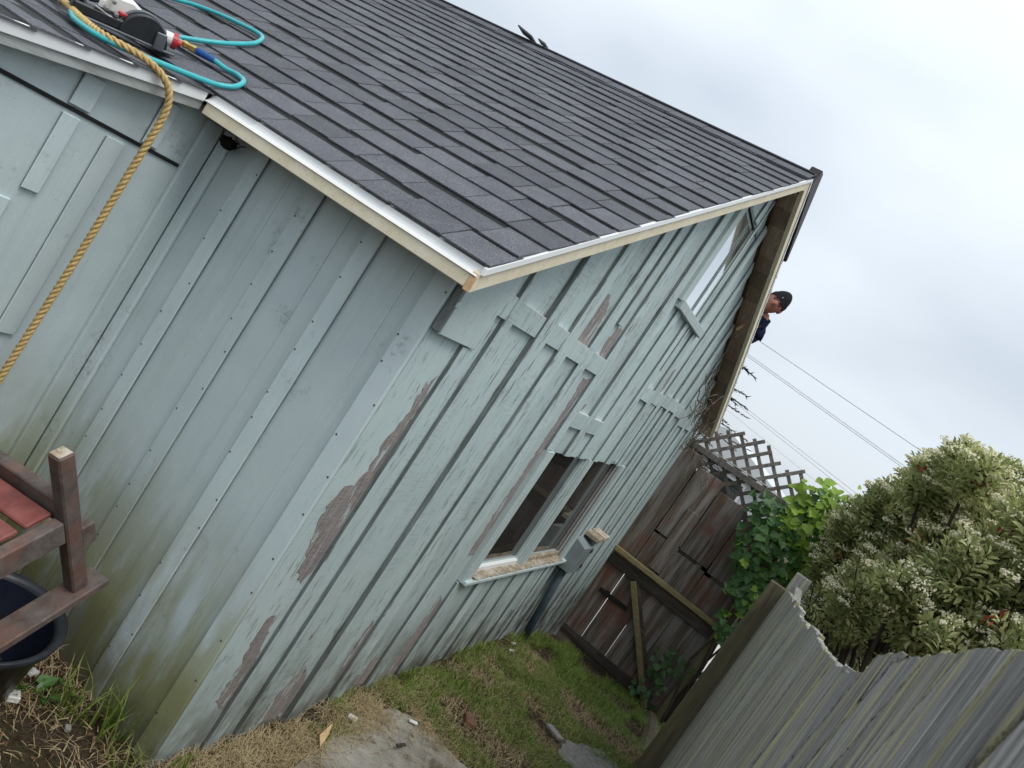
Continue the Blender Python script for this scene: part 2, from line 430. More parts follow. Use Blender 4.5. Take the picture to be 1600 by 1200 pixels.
M_WIRE = plain('power_line', (0.16, 0.17, 0.18), 0.6, 0.3)
def leaf_mat(name, c0, c1, rough=0.5, trans=0.25, scale=9.0, spec=0.4):
    m = Mat(name, rough, spec)
    n = m.noise(scale, 3, 0.6)
    n2 = m.noise(140, 1, 0.5)
    c = m.mix(m.rng(n, 0.34, 0.66), c0, c1)
    c = m.mix(m.rng(n2, 0.35, 0.7, 0, 0.45), c, tuple(x * 1.55 for x in c1))
    c = m.tint(c, 0.8, 1.25)
    tr = m.t.nodes.new('ShaderNodeBsdfTranslucent'); m.L(c, tr.inputs['Color'])
    mx = m.t.nodes.new('ShaderNodeMixShader'); mx.inputs[0].default_value = trans
    m.out(c)
    m.L(m.b.outputs[0], mx.inputs[1]); m.L(tr.outputs[0], mx.inputs[2])
    m.L(mx.outputs[0], m.t.nodes['Material Output'].inputs[0])
    return m.m
M_IVY = leaf_mat('dark_ivy_leaf', (0.030, 0.085, 0.018), (0.068, 0.155, 0.034), 0.4)
M_IVYLIGHT = leaf_mat('young_ivy_leaf', (0.18, 0.32, 0.03), (0.30, 0.43, 0.06), 0.45, 0.4)
M_BUSH = leaf_mat('shrub_leaf', (0.13, 0.165, 0.058), (0.28, 0.31, 0.125), 0.5, 0.4, 5)
M_BUSHLIGHT = leaf_mat('pale_shrub_leaf', (0.42, 0.43, 0.17), (0.54, 0.55, 0.27), 0.5, 0.3, 5)
M_FLOWER = leaf_mat('cream_blossom', (0.72, 0.67, 0.46), (0.80, 0.76, 0.58), 0.8, 0.25, 30, 0.1)
M_REDLEAF = leaf_mat('red_leaf', (0.28, 0.035, 0.02), (0.38, 0.07, 0.035), 0.5, 0.2)
M_CONIFER = leaf_mat('conifer_needle', (0.010, 0.022, 0.016), (0.020, 0.038, 0.026), 0.6, 0.1)
M_GRASS = leaf_mat('grass_blade', (0.085, 0.135, 0.022), (0.185, 0.245, 0.05), 0.55, 0.3, 6)
M_STRAW = leaf_mat('dry_grass', (0.27, 0.195, 0.105), (0.46, 0.37, 0.21), 0.8, 0.2, 12)
M_LITTER = leaf_mat('brown_leaf_litter', (0.08, 0.042, 0.020), (0.17, 0.10, 0.05), 0.85, 0.1, 14)
M_BARK = wood_mat('twig_bark', (0.035, 0.027, 0.02), (0.10, 0.08, 0.06), None, grain=(40, 40, 10))
M_TWIG = wood_mat('grey_dry_twig', (0.07, 0.058, 0.045), (0.20, 0.17, 0.135), None, grain=(40, 40, 10))
def ground_mat():
    m = Mat('soil_ground', 0.95, 0.15)
    n = m.noise(2.3, 6, 0.65); g = m.noise(60, 4, 0.7)
    c = m.ramp(g, [(0.3, (0.030, 0.020, 0.013)), (0.7, (0.125, 0.090, 0.055))])
    c = m.mix(m.rng(m.noise(220, 3, 0.7), 0.52, 0.66, 0, 0.6), c, (0.22, 0.17, 0.11))
    c = m.mix(m.rng(n, 0.50, 0.66, 0, 0.45), c, (0.060, 0.065, 0.022))
    return m.out(c, m.math('ADD', g, m.math('MULTIPLY', m.noise(240, 3, .7), .5)), 1.0, 0.02)
M_GROUND = ground_mat()
def concrete_mat():
    m = Mat('dirty_concrete', 0.9, 0.2)
    n = m.noise(5, 6, 0.7); g = m.noise(160, 3, 0.7)
    c = m.ramp(n, [(0.36, (0.15, 0.125, 0.09)), (0.46, (0.27, 0.25, 0.21)), (0.7, (0.40, 0.38, 0.335))])
    c = m.mix(m.rng(g, 0.5, 0.7, 0, 0.6), c, (0.15, 0.125, 0.095))
    c = m.mix(m.rng(m.noise(14, 5, .7), .56, .66, 0, .8), c, (0.10, 0.075, 0.05))
    return m.out(c, g, 0.5, 0.004)
M_CONC = concrete_mat()
M_NWALL = plain('neighbour_grey_wall', (0.30, 0.29, 0.27), 0.85, 0.2, 0, 0.08, 3)
M_NPALE = plain('neighbour_pale_wall', (0.60, 0.62, 0.62), 0.85, 0.2, 0, 0.05, 3)
M_NROOF = plain('neighbour_red_roof', (0.23, 0.085, 0.055), 0.85, 0.2, 0, 0.25, 14, 0.3)
M_NGREYROOF = plain('neighbour_grey_roof', (0.19, 0.185, 0.185), 0.85, 0.2, 0, 0.2, 14, 0.3)

# ------------------------------------------------------------------ ground
def lerp_table(t, x):
    if x <= t[0][0]: return t[0][1]
    for (a, b), (c, d) in zip(t, t[1:]):
        if x <= c: return b + (d - b) * (x - a) / (c - a)
    return t[-1][1]
GT = [(-3.5, 0.22), (-2.0, 0.16), (-1.0, 0.0), (-0.2, -0.06), (0.7, -0.10), (2.0, -0.13), (3.2, -0.18), (4.9, -0.49), (7, -0.55), (40, -1.2)]
def gz(x, y, n=True):
    z = lerp_table(GT, x)
    if n and abs(x) < 9 and abs(y) < 6:
        z += 0.022 * noise.noise(Vector((x * 2.2, y * 2.2, 0.3))) + 0.008 * noise.noise(Vector((x * 9, y * 9, 1.3)))
    return z
def axis(lo, hi, step):
    a = []
    v = lo
    while v < hi: a.append(v); v += step
    a.append(hi)
    d = step; b = [lo]; c = [hi]
    while b[-1] > -220: d *= 1.5; b.append(b[-1] - d); c.append(c[-1] + d)
    return b[:0:-1] + a + c[1:]
gx, gy = axis(-3.2, 6.5, 0.09), axis(-4.2, 3.0, 0.09)
gb = MB()
gb.v = [(x, y, gz(x, y)) for x in gx for y in gy]
ny = len(gy)
gb.f = [(i * ny + j, (i + 1) * ny + j, (i + 1) * ny + j + 1, i * ny + j + 1) for i in range(len(gx) - 1) for j in range(ny - 1)]
gb.build('ground', M_GROUND, None, smooth=True, recenter=False, kind='structure')
def slab(name, outline, mat, top, thick, seed, **kw):
    rr = random.Random(seed); pts = []
    n = len(outline)
    for i in range(n):
        a, b = Vector(outline[i]), Vector(outline[(i + 1) % n])
        for k in range(6):
            p = a.lerp(b, k / 6); pts.append((p.x + rr.uniform(-.022, .022), p.y + rr.uniform(-.022, .022)))
    poly = [(x, y, gz(x, y, False) + top - thick) for x, y in pts]
    return MB().prism(poly, (0, 0, thick)).build(name, mat, None, **kw)
slab('concrete_pad', [(0.55, -0.22), (0.95, -0.14), (1.28, -0.14), (1.42, -0.27), (1.44, -0.62), (1.36, -1.12), (0.35, -1.15), (0.30, -0.45)], M_CONC, 0.016, 0.05, 3, kind='structure')
slab('flat_stone', [(2.22, -0.86), (2.45, -0.80), (2.75, -1.0), (2.7, -1.22), (2.25, -1.22)], M_STONE, 0.03, 0.05, 5,
     label='flat grey paving stone in the grass near the leaning fence', cat='stone')
slab('driveway', [(5.2, 1.2), (9.5, 2.2), (9.5, -1.4), (5.2, -1.2)], plain('pale_driveway', (0.46, 0.45, 0.42), 0.9, 0.2, 0, 0.1, 4), 0.05, 0.05, 6, kind='structure')

# ------------------------------------------------------------------ house
XE, ZE, TAN = -0.178, 1.872, 0.577           # shingle line at the eave
XR = 2.482; ZR = ZE + TAN * (XR - XE)         # ridge
XF = 2 * XR - XE                              # far eave
HW = 4.87                                     # house width
YL = 1.165                                    # lean-to wall
YK = 1.098                                    # lean-to rake edge
YRK = -0.15                                   # gable rake edge
YB = 6.2                                      # back of the house
TLEAN = 0.23
def zs(x):
    """shingle surface height"""
    if x < XE: return ZE + TLEAN * (x - XE)
    return ZE + TAN * (min(x, 2 * XR - x) - XE)
house = thing('house', 'weathered pale blue-green board and batten house with a charcoal shingle roof', 'house', (0, 0, -0.1))
def zwall(x): return zs(x) - 0.115

# gable wall: backing plus individual boards, battens and blocks
gw = MB()
gw.prism([(0.03, 0.13, -0.7), (HW - 0.03, 0.13, -0.7), (HW - 0.03, 0.13, zwall(HW) + 0.0), (XR, 0.13, zwall(XR)), (0.03, 0.13, zwall(0))], (0, 0.02, 0))
gable = gw.build('gable_wall', MP_GABLE, house)
BAT = [(.217, .284), (.371, .435), (.668, .768), (.960, 1.066), (1.268, 1.371), (1.575, 1.675), (1.880, 1.972), (2.172, 2.262), (2.480, 2.565),
       (2.784, 2.878), (3.078, 3.166), (3.385, 3.458), (3.655, 3.745), (3.990, 4.060), (4.322, 4.415), (4.620, 4.700)]
BATD = {2: .029, 3: .020}
WL = (1.68, 3.215, 0.515, 1.30)          # lower window opening x0 x1 z0 z1
WU = (2.150, 2.80, 2.375, 3.02)          # upper window opening
def board_seg(name, x0, x1, z0, z1fun, yf, yb, mat, parent, jig=0.0):
    """vertical board whose top follows a height function; may carry the gable peak"""
    t0, t1 = z1fun(x0), z1fun(x1)
    top = [(x1, t1)]
    if x0 < XR < x1 and callable(z1fun) and abs(z1fun(XR) - (t0 + t1) / 2) > 0.01: top.append((XR, z1fun(XR)))
    top.append((x0, t0))
    poly = [(x0, yf, z0 + R.uniform(0, jig)), (x1, yf, z0 + R.uniform(0, jig))] + [(x, yf, z) for x, z in top]
    o = MB().prism(poly, (0, yb - yf, 0)).build(name, mat, parent, bevel=0.0025)
    return shade_edge_faces(o)
def shade_edge_faces(o, ax=0):
    """paints shade and some grime into the board side faces"""
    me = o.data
    if len(me.materials) < 2: me.materials.append(MP_EDGE_SHADE)
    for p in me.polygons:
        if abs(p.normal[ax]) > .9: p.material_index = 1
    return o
edges = [0.0] + [(a + b) / 2 for a, b in BAT[1:]] + [HW]
cuts = sorted(set([round(e, 4) for e in edges] + [WL[0], WL[1], WU[0], WU[1]]))
for a, b in zip(cuts, cuts[1:]):
    if b - a < 0.012: continue
    mid = (a + b) / 2
    base = gz(mid, 0, False) - 0.06
    segs = [(base, None)]
    holes = []
    if WL[0] - 1e-3 < mid < WL[1] + 1e-3: holes.append((WL[2], WL[3] + R.uniform(-.006, .006)))
    if WU[0] - 1e-3 < mid < WU[1] + 1e-3: holes.append((WU[2], WU[3]))
    z = base
    dy = R.uniform(-0.0015, 0.0015)
    for h0, h1 in holes:
        board_seg('siding_board', a + .0015, b - .0015, z, (lambda x, q=h0: q), dy, 0.022, MP_GABLE, gable)
        z = h1
    board_seg('siding_board', a + .0015, b - .0015, z, zwall, dy, 0.022, MP_GABLE, gable)
for i, (a, b) in enumerate(BAT):
    d = BATD.get(i, 0.0185 + R.uniform(-.003, .003))
    mid = (a + b) / 2
    base = gz(mid, 0, False) - 0.05
    spans = [(base, None)]
    if WL[0] - .11 < mid < WL[1] + .1: spans = [(base, WL[2] - 0.035), (WL[3] + (0.0 if mid > WL[0] else 0.02), None)]
    if mid > 1.57 and mid < 1.68: spans = [(base, WL[2] - .02), (1.315, None)]
    if WU[0] < mid < WU[1]: spans = spans[:-1] + [(spans[-1][0], WU[2] - 0.05), (WU[3] + .01, None)]
    if i == 0: spans = [(base, 1.615)]
    for z0, z1 in spans:
        f = zwall if z1 is None else (lambda x, q=z1: q)
        if z1 is None and z0 > zwall(mid) - .03: continue
        board_seg('batten', a, b, z0, f, -d, -0.0025, MP_GABLE, gable)
MB().box((4.785, -0.026, -0.6), (HW + .004, -0.003, zwall(HW))).build('corner_board', MP_GABLE, gable, bevel=.002)
for a, b, z in [(.286, .369, 1.76), (.437, .666, 1.76), (.770, .958, 1.765), (1.068, 1.266, 1.762), (1.373, 1.573, 1.76),
                (2.567, 2.782, 1.775), (2.880, 3.076, 1.79), (3.168, 3.383, 1.81), (3.460, 3.653, 1.815), (3.747, 3.988, 1.805), (4.062, 4.320, 1.755), (4.417, 4.618, 1.76),
                (1.677, 1.878, 1.465), (1.974, 2.170, 1.462)]:
    d = R.uniform(-.003, .003)
    p = MB().box((a + .001, -0.019, z), (b - .001, -0.0025, z + 0.085 + d))
    p.build('nailing_block', MP_GABLE, gable, bevel=.002)
    MB().box((a + .004, -0.0185, z + 0.0862 + d), (b - .004, -0.003, z + 0.0895 + d)).build('lit_paint_edge', M_DRIP, gable)  # white strip paints in the light caught by the block's paler top edge
# overlaid strips
for (a, b, z0) in [(1.425, 1.485, 2.02), (1.29, 1.312, 2.1), (2.60, 2.63, 1.99)]:
    board_seg('overlaid_strip', a, b, z0, zwall, -0.0165, -0.0025, MP_GABLE, gable)
for (a, b, z0, z1) in [(2.915, 2.945, .1, 1.79), (2.985, 3.03, -.12, 1.79), (3.235, 3.262, .0, 1.81), (3.53, 3.57, -.1, 1.8), (4.15, 4.2, -.3, 1.74)]:
    if z0 < 1.32 and a < 3.32:
        MB().box((a, -0.015, 1.325), (b, -0.0025, z1)).build('overlaid_strip', MP_GABLE, gable, bevel=.002)
        z1 = .47
    MB().box((a, -0.015, z0), (b, -0.0025, z1)).build('overlaid_strip', MP_GABLE, gable, bevel=.002)
# raised patch panel at the near top corner
board_seg('patch_panel', 0.012, .284, 1.62, zwall, -0.026, -0.0025, MP_TRIM, gable)
MB().box((-0.010, -0.034, 1.625), (0.010, -0.006, 1.80)).build('patch_edge_strip', MP_EDGE_SHADE, gable, bevel=.003)
MB().box((-0.004, -0.036, 1.715), (0.020, -0.0275, 1.735)).build('patch_edge_chip', MP_TRIM, gable, bevel=.003)
# flaked paint: bare wood with ragged outlines
PATCH = [
 [(0.206, 1.486), (0.171, 1.434), (0.171, 1.348), (0.143, 1.219), (0.157, 1.106), (0.134, 1.049), (0.085, 1.035), (0.058, 0.965), (0.072, 0.864), (0.121, 0.76), (0.132, 0.694), (0.185, 0.647), (0.2155, 0.70), (0.2155, 0.986), (0.2155, 1.308)],
 [(0.167, 0.52), (0.127, 0.506), (0.119, 0.447), (0.145, 0.308), (0.14, 0.16), (0.2155, 0.1), (0.2155, 0.30)],
 [(1.070, 2.078), (1.146, 2.102), (1.221, 2.033), (1.246, 1.85), (1.082, 1.852), (1.07, 1.901), (1.068, 1.99)],
 [(1.492, 2.011), (1.558, 2.017), (1.572, 1.923), (1.565, 1.853), (1.476, 1.853), (1.447, 1.916)],
 [(1.476, 1.719), (1.57, 1.729), (1.573, 1.5), (1.572, 1.0), (1.57, 0.655), (1.506, 0.659), (1.492, 0.943), (1.51, 1.155), (1.50, 1.46), (1.497, 1.611)],
 [(1.69, 1.621), (1.764, 1.602), (1.752, 1.570), (1.686, 1.556)],
 [(2.991, 2.081), (2.931, 2.041), (2.892, 1.953), (2.888, 1.885), (2.978, 1.885), (3.002, 1.903)],
 [(1.503, 0.421), (1.486, 0.197), (1.455, -0.001), (1.43, -0.10), (1.572, -0.12), (1.573, 0.057), (1.573, 0.36)],
 [(0.936, 0.358), (0.915, 0.361), (0.910, 0.242), (0.925, 0.049), (0.957, 0.025), (0.957, 0.335)],
 [(0.60, 0.20), (0.53, 0.10), (0.50, 0.0), (0.49, -0.06), (0.655, -0.07), (0.662, 0.10)],
 [(1.20, 0.12), (1.15, 0.02), (1.14, -0.06), (1.26, -0.07), (1.262, 0.06)],
]
for k, P in enumerate(PATCH):
    rr = random.Random(40 + k); pts = []
    for i in range(len(P)):
        a, b = Vector(P[i]), Vector(P[(i + 1) % len(P)])
        n = max(2, int((b - a).length / 0.017))
        straight = abs(a.x - b.x) < 0.004 and (b - a).length > .2
        for q in range(n):
            p = a.lerp(b, q / n)
            j = 0 if straight else 0.010
            pts.append((p.x + rr.uniform(-j, j) * 0.8, -0.0022, p.y + rr.uniform(-j, j) * .65))
    MB().prism(pts, (0, 0.0020, 0)).build('bare_wood_patch', M_PATCH, gable)

# lower window
def window(parent):
    x0, x1, z0, z1 = WL
    wf = MB()
    wf.box((x0 - .002, 0.034, z0), (x0 + .012, 0.075, z1)).box((x1 - .02, 0.034, z0), (x1, 0.075, z1)).box((x0, .034, z1 - .008), (x1, .075, z1 + .02)).box((x0, .034, z0), (x1, .075, z0 + .045))
    win = wf.build('window', MP_TRIM, parent)
    MB().box((x0 - .10, -0.030, .50), (x0 + .004, 0.0, 1.312)).build('casing', MP_TRIM, win, bevel=.002)
    MB().box((x1 - .004, -0.026, .47), (x1 + .075, -0.001, 1.312)).build('casing', MP_TRIM, win, bevel=.002)
    MB().box((x0, -0.001, z0), (x0 + .006, .034, z1)).build('jamb', MP_TRIM, win)
    MB().box((x1 - .006, -0.001, z0), (x1, .034, z1)).build('jamb', M_BARE, win)
    MB().box((x1 - .014, 0.010, z0), (x1 - .0065, .018, z1)).build('stop_bead', MP_TRIM, win)
    for (a, b, ya, yb) in [(2.392, 2.410, .016, .06), (2.411, 2.432, .004, .06), (2.434, 2.462, -.012, .06), (2.464, 2.478, .004, .06), (2.480, 2.508, -.012, .06)]:
        MB().box((a, ya, z0 - .01), (b, yb, z1)).build('mullion', MP_TRIM, win, bevel=.002)
    for (a, b) in [(x0 + .012, 2.392), (2.508, x1 - .02)]:
        MB().box((a, .036, z0 + .040), (b, .040, z1 - .008)).build('pane', M_GLASS, win)
        MB().box((a - .006, .008, z0 - .004), (b + (.0 if a < 2 else .012), .034, z0 + .036)).build('sash_rail', M_DRIP if a < 2 else M_ROTTEN, win, bevel=.004)
    MB().box((x1 - .042, .028, z0 + .036), (x1 - .021, .0355, z1)).build('sash_stile', M_BARE, win)
    MB().prism([(x0 - .075, -.050, .490), (x0 - .075, .03, .490), (x0 - .075, .03, .517), (x0 - .075, -.050, .512)], (x1 - x0 + .20, 0, 0)).build('sill', MP_TRIM, win, bevel=.003)
    b = MB()
    rr = random.Random(5)
    n = 70
    xs = [x0 + .02 + (x1 - x0 - .02) * i / n for i in range(n + 1)]
    ysr = [-.047, -.025, 0.0, .02]
    for i, x in enumerate(xs):
        for j, y in enumerate(ysr):
            b.v.append((x, y + rr.uniform(-.003, .003), .516 + (y + .06) * .05 + rr.uniform(0, .006)))
    b.f = [(i * 4 + j, (i + 1) * 4 + j, (i + 1) * 4 + j + 1, i * 4 + j + 1) for i in range(n) for j in range(3)]
    b.build('sill_debris', M_ROTTEN, win, kind='stuff')
    return win
window(house)
def upper_window(parent):
    x0, x1, z0, z1 = WU
    wf = MB()
    wf.box((x0, 0.014, z0), (x0 + .008, 0.05, z1)).box((x1 - .06, 0.006, z0), (x1, 0.05, z1)).box((x0, .014, z1 - .02), (x1, .05, z1)).box((x0, .014, z0), (x1, .05, z0 + .012))
    win = wf.build('window', MP_TRIM, parent)
    win['label'] = 'small upper window under the roof peak, mirroring the white sky'
    MB().box((x0 + .008, .015, z0 + .012), (x1 - .06, .019, z1 - .02)).build('pane', M_GLASS2, win)
    MB().box((x0 - .09, -.024, z0 - .02), (x0 + .004, 0, zs(x0) - .13)).build('casing', MP_TRIM, win, bevel=.002)
    MB().box((x1 - .004, -.022, z0 - .02), (x1 + .06, 0, zs(XR) - .30)).build('casing', MP_TRIM, win, bevel=.002)
    MB().box((x1 - .008, -.004, z0), (x1, .006, z1)).build('jamb', M_BOXGREY, win)
    MB().box((x0, -.004, z1), (x1 + .02, .014, z1 + .02)).build('head', M_BOXGREY, win)
    MB().box((x0 - .06, -.038, z0 - .062), (x1 + .10, .012, z0 - .006)).build('sill', MP_TRIM, win, bevel=.003)
upper_window(house)

# eave wall (x = 0) between the gable corner and the inside corner
ew = MB(); ew.box((0.004, 0.0225, -0.4), (0.03, YL, 1.80)).box((0.004, -0.0015, -0.4), (0.028, 0.0215, 1.80))
eave = MB().box((0.0, 0.0235, -0.3), (0.03, YL, 1.80)).build('eave_wall', MP_SMOOTH, house)
for (a, b) in [(.310, .382), (.603, .676), (.897, .968)]:
    shade_edge_faces(MB().box((-0.014, a, -0.25), (-0.0015, b, 1.79)).build('batten', MP_SMOOTH, eave, bevel=.003), 1)
MB().box((-0.018, -0.0005, -0.25), (-0.0015, 0.078, 1.79)).build('corner_board', MP_SMOOTH, eave, bevel=.003)
MB().box((-0.016, YL - .075, -0.2), (-0.0015, YL - .02, 1.78)).build('corner_board', MP_SMOOTH, eave, bevel=.003)
for s_ in (0.155, 0.47, .77):
    MB().box((-0.0022, s_, -0.1), (-0.0005, s_ + .004, 1.78)).build('panel_seam', MP_SMOOTH, eave)
nl = MB()
for (a, b) in [(.310, .382), (.603, .676), (.897, .968), (0, .078)]:
    z = 0.0
    while z < 1.75:
        z += R.uniform(.09, .19)
        nl.lathe((-0.0125 if b > .1 else -0.017, (a if R.random() < .5 else b - .02) + .012 + R.uniform(-.004, .004), z), (-1, 0, 0), [(-.003, .0040), (.0018, .0038), (.0022, .0006)], 7)
nl.build('nail_heads', M_NAIL, eave, kind='stuff')

# lean-to wall (faces -y), left of the inside corner
def zlean(x): return zs(x) - 0.075
lw = MB().prism([(-2.6, YL, -.3), (0.0, YL, -.3), (0.0, YL, 1.84), (XE, YL, zlean(XE)), (-2.6, YL, zlean(-2.6))], (0, .03, 0))
lean = lw.build('lean_to_wall', MP_SMOOTH, house)
MB().box((-2.6, YL - .007, 1.576), (-.092, YL - .0015, 1.589)).build('flashing_strip', M_GROOVE, lean, bevel=.002)
MB().box((-.088, YL - .020, -.2), (-.0185, YL - .0015, 1.78)).build('corner_board', MP_SMOOTH, lean, bevel=.003)
for (a, b, z0, z1) in [(-.525, -.455, 1.595, zlean(-.5) - .02), (-.525, -.468, 1.30, 1.565), (-.372, -.305, .82, 1.562), (-.262, -.20, 1.595, zlean(-.25) - .02), (-.60, -.53, .2, 1.255),
                       (-.80, -.73, .2, 1.562), (-1.08, -1.01, .1, 1.562), (-1.4, -1.33, .0, 1.562), (-1.7, -1.63, .0, 1.562)]:
    shade_edge_faces(MB().box((a, YL - .013, z0), (b, YL - .0015, z1)).build('batten', MP_SMOOTH, lean, bevel=.003))
# remaining walls
MB().box((HW - .03, .15, -.7), (HW, YB - .2, zwall(HW))).build('far_wall', MP_GABLE, house)
MB().box((-2.6, YL + .031, -.3), (-2.57, YB - .2, zlean(-2.6))).build('low_wall', MP_SMOOTH, house)
MB().prism([(-2.57, YB - .2, -.6), (HW - .03, YB - .2, -.6), (HW - .03, YB - .2, zwall(HW)), (XR, YB - .2, zwall(XR)), (XE, YB - .2, zlean(XE)), (-2.57, YB - .2, zlean(-2.57))], (0, .03, 0)).build('back_wall', MP_GABLE, house)

# ---------------- roof
u30 = Vector((math.cos(math.atan(TAN)), 0, math.sin(math.atan(TAN))))
n30 = Vector((-u30.z, 0, u30.x))
ulean = Vector((math.cos(math.atan(TLEAN)), 0, math.sin(math.atan(TLEAN))))
nlean = Vector((-ulean.z, 0, ulean.x))
def deckprism(pts_xz, y0, y1, th):
    return MB().prism([(x, y0, z) for x, z in pts_xz] + [(x, y0, z - th) for x, z in reversed(pts_xz)], (0, y1 - y0, 0))
dk = deckprism([(XE + .034, zs(XE + .034) - .012), (XR, ZR - .012)], YRK + .03, YB, .035)
roof = dk.build('roof', M_SOFFIT, house)
deckprism([(-2.75, zs(-2.75) - .012), (XE + .011, zs(XE) - .008)], YK + .018, YB, .03).build('lean_to_deck', M_SOFFIT, roof)
deckprism([(XR + .001, ZR - .012), (XF, zs(XF) - .012)], YRK + .018, YB, .035).build('far_deck', M_SOFFIT, roof)
felt = MB()
felt.add([(XE + .03, YRK + .012, zs(XE + .03) - .0085), (XR, YRK + .012, ZR - .0085), (XR, YB, ZR - .0085), (XE + .03, YB, zs(XE + .03) - .0085)], [(0, 1, 2, 3)])
felt.add([(-2.74, YK + .02, zs(-2.74) - .0085), (XE + .01, YK + .02, zs(XE) - .0065), (XE + .01, YB, zs(XE) - .0065), (-2.74, YB, zs(-2.74) - .0085)], [(0, 1, 2, 3)])
felt.build('roofing_felt', M_GROOVE, roof)
EXPO = 0.1463
SL = {}
def shingle_mesh(w):
    if w in SL: return SL[w]
    L_ = 0.165
    m = MB()
    vs = []
    for (s, lo, hi) in ((0.0, 0.0020, 0.0080), (L_, -0.0065, -0.001)):
        for y in (0.0024, w - 0.0024):
            vs += [(s, y, lo), (s, y, hi)]
    #  indices: s0:y0 lo0 hi1, y1 lo2 hi3 ; s1: lo4 hi5 lo6 hi7
    m.add(vs, [(1, 5, 7, 3), (0, 2, 6, 4), (0, 1, 3, 2), (4, 6, 7, 5), (0, 4, 5, 1), (2, 3, 7, 6)])
    SL[w] = m.mesh('shingle', M_SHINGLE)
    return SL[w]
shl = []
WD = [.14, .16, .18, .19, .21, .25, .33]
def lay(course, y0, y1, org, uu, nn, wig=0.005):
    y = y0
    while y < y1 - 0.02:
        w = R.choice(WD)
        if y + w > y1 - .08: w = round(y1 - y, 3)
        s = course * EXPO + R.uniform(-wig, wig) + .006 * math.sin(y * 2.1 + course * .7)
        up = R.choice((0, 0, .0008, .0016))
        p = org + uu * s + nn * up
        yaw = R.uniform(-.011, .011)
        rot = Matrix(((uu.x, 0, nn.x), (0, 1, 0), (uu.z, 0, nn.z))).to_4x4() @ Matrix.Rotation(yaw, 4, 'Z')
        shl.append((w, Matrix.Translation((p.x, y, p.z)) @ rot, p + Vector((0, y + w / 2, 0)) + uu * .07))
        y += w
NC = int((XR - XE) / u30.x / EXPO) + 1
org = Vector((XE, 0, ZE - 0.010))
for c in range(NC):
    yst = YRK - .008 + R.uniform(-.004, .006)
    lay(c, yst, YB + .05, org, u30, n30)
org2 = Vector((XE, 0, ZE - 0.012))
for c in range(1, 18):
    lay(-c, YK - .016 + R.uniform(-.003, .003), YB + .05, org2, ulean, nlean)
def seen_size(p):
    d = p - CAM; z = -d.dot(cb)
    if z < .1: return 0
    x, y = 800 + 1162.8 * d.dot(cr) / z, 600 - 1162.8 * d.dot(cu) / z
    if not (-40 < x < 1640 and -30 < y < 1230): return 0
    return 1.0 / z
shl.sort(key=lambda q: -seen_size(q[2]))
for w, mw, p in shl[:300]:
    o = bpy.data.objects.new('shingle', shingle_mesh(w)); put(o, roof, mw)
rest = MB()
for w, mw, p in shl[300:]:
    me = shingle_mesh(w)
    rest.add([mw @ v.co for v in me.vertices], [tuple(f.vertices) for f in me.polygons])
rest.build('shingle_field', M_SHINGLE, roof, kind='stuff')
# far slope courses as one field
fr = MB(); uf = Vector((-u30.x, 0, u30.z)); nf = Vector((u30.z, 0, u30.x))
for c in range(NC):
    p = Vector((XF, 0, zs(XF) - .012)) + uf * (c * EXPO)
    a = p + nf * .010; b = p + uf * .19 - nf * .002
    fr.prism([(a.x, YRK - .01, a.z), (b.x, YRK - .01, b.z), (b.x, YRK - .01, b.z - .006), (a.x, YRK - .01, a.z - .007)], (0, YB - YRK, 0))
fr.build('far_shingle_field', M_SHINGLE, roof, kind='stuff')
y = YRK - .01
while y < YB:
    L_ = .24
    MB().prism([(XR - .115, y, zs(XR - .115) + .003), (XR, y, ZR + .010), (XR + .115, y, zs(XR + .115) + .003), (XR + .115, y, zs(XR + .115) + .008), (XR, y, ZR + .017), (XR - .115, y, zs(XR - .115) + .008)],
               (0, L_ - .003, R.uniform(-.004, .001))).build('ridge_cap_shingle', M_SHINGLE, roof)
    y += L_
# drip edges and fascias
dx, dz = .0, 0
def rake_strip(name, mat, pts_x, y0, y1, ztop, zbot, parent=house, bevel=0.0015):
    poly = [(x, y0, zs(x) + ztop) for x in pts_x] + [(x, y0, zs(x) + zbot) for x in reversed(pts_x)]
    return MB().prism(poly, (0, y1 - y0, 0)).build(name, mat, parent, bevel=bevel)
rake_strip('drip_edge', M_DRIP, [XE - .004, XR], YRK - .010, YRK + .004, -.012, -.036)
rake_strip('rake_fascia', M_FASCIA, [XE - .006, XR + .0], YRK, YRK + .024, -.034, -.094)
rake_strip('drip_edge', M_DRIP, [XR + .001, XF], YRK - .010, YRK + .002, -.010, -.030)
rake_strip('rake_fascia', M_FASCIA, [XR + .001, XF], YRK - .004, YRK + .024, -.028, -.098)
# eave: D-shaped metal edge over a cream board
ed = MB(); prof = [(XE + .060, zs(XE + .060) - .0135), (XE + .020, ZE - .0095), (XE + .0105, ZE - .012), (XE + .0085, ZE - .024), (XE + .004, ZE - .034), (XE - .004, ZE - .042), (XE - .014, ZE - .0465), (XE - .012, ZE - .0485), (XE + .010, ZE - .044), (XE + .020, ZE - .030), (XE + .060, zs(XE + .060) - .020)]
ed.prism([(x, YRK + .006, z) for x, z in prof], (0, YK - YRK - .008, 0))
ed.build('drip_edge', M_DRIP, house)
MB().box((XE - .008, YRK + .0245, ZE - .088), (XE + .014, YK - .018, ZE - .042)).build('eave_fascia', M_FASCIA, house, bevel=.002)
MB().box((XE - .010, YRK + .001, ZE - .0935), (XE - .0055, YRK + .023, ZE - .050)).build('fascia_end_grain', M_NEWWOOD, house)
rake_strip('lean_to_drip_edge', M_DRIP, [-2.75, XE - .012], YK - .008, YK + .002, -.010, -.050)
rake_strip('lean_to_fascia', M_OLDFASCIA, [-2.75, XE - .006], YK, YK + .02, -.048, -.083)
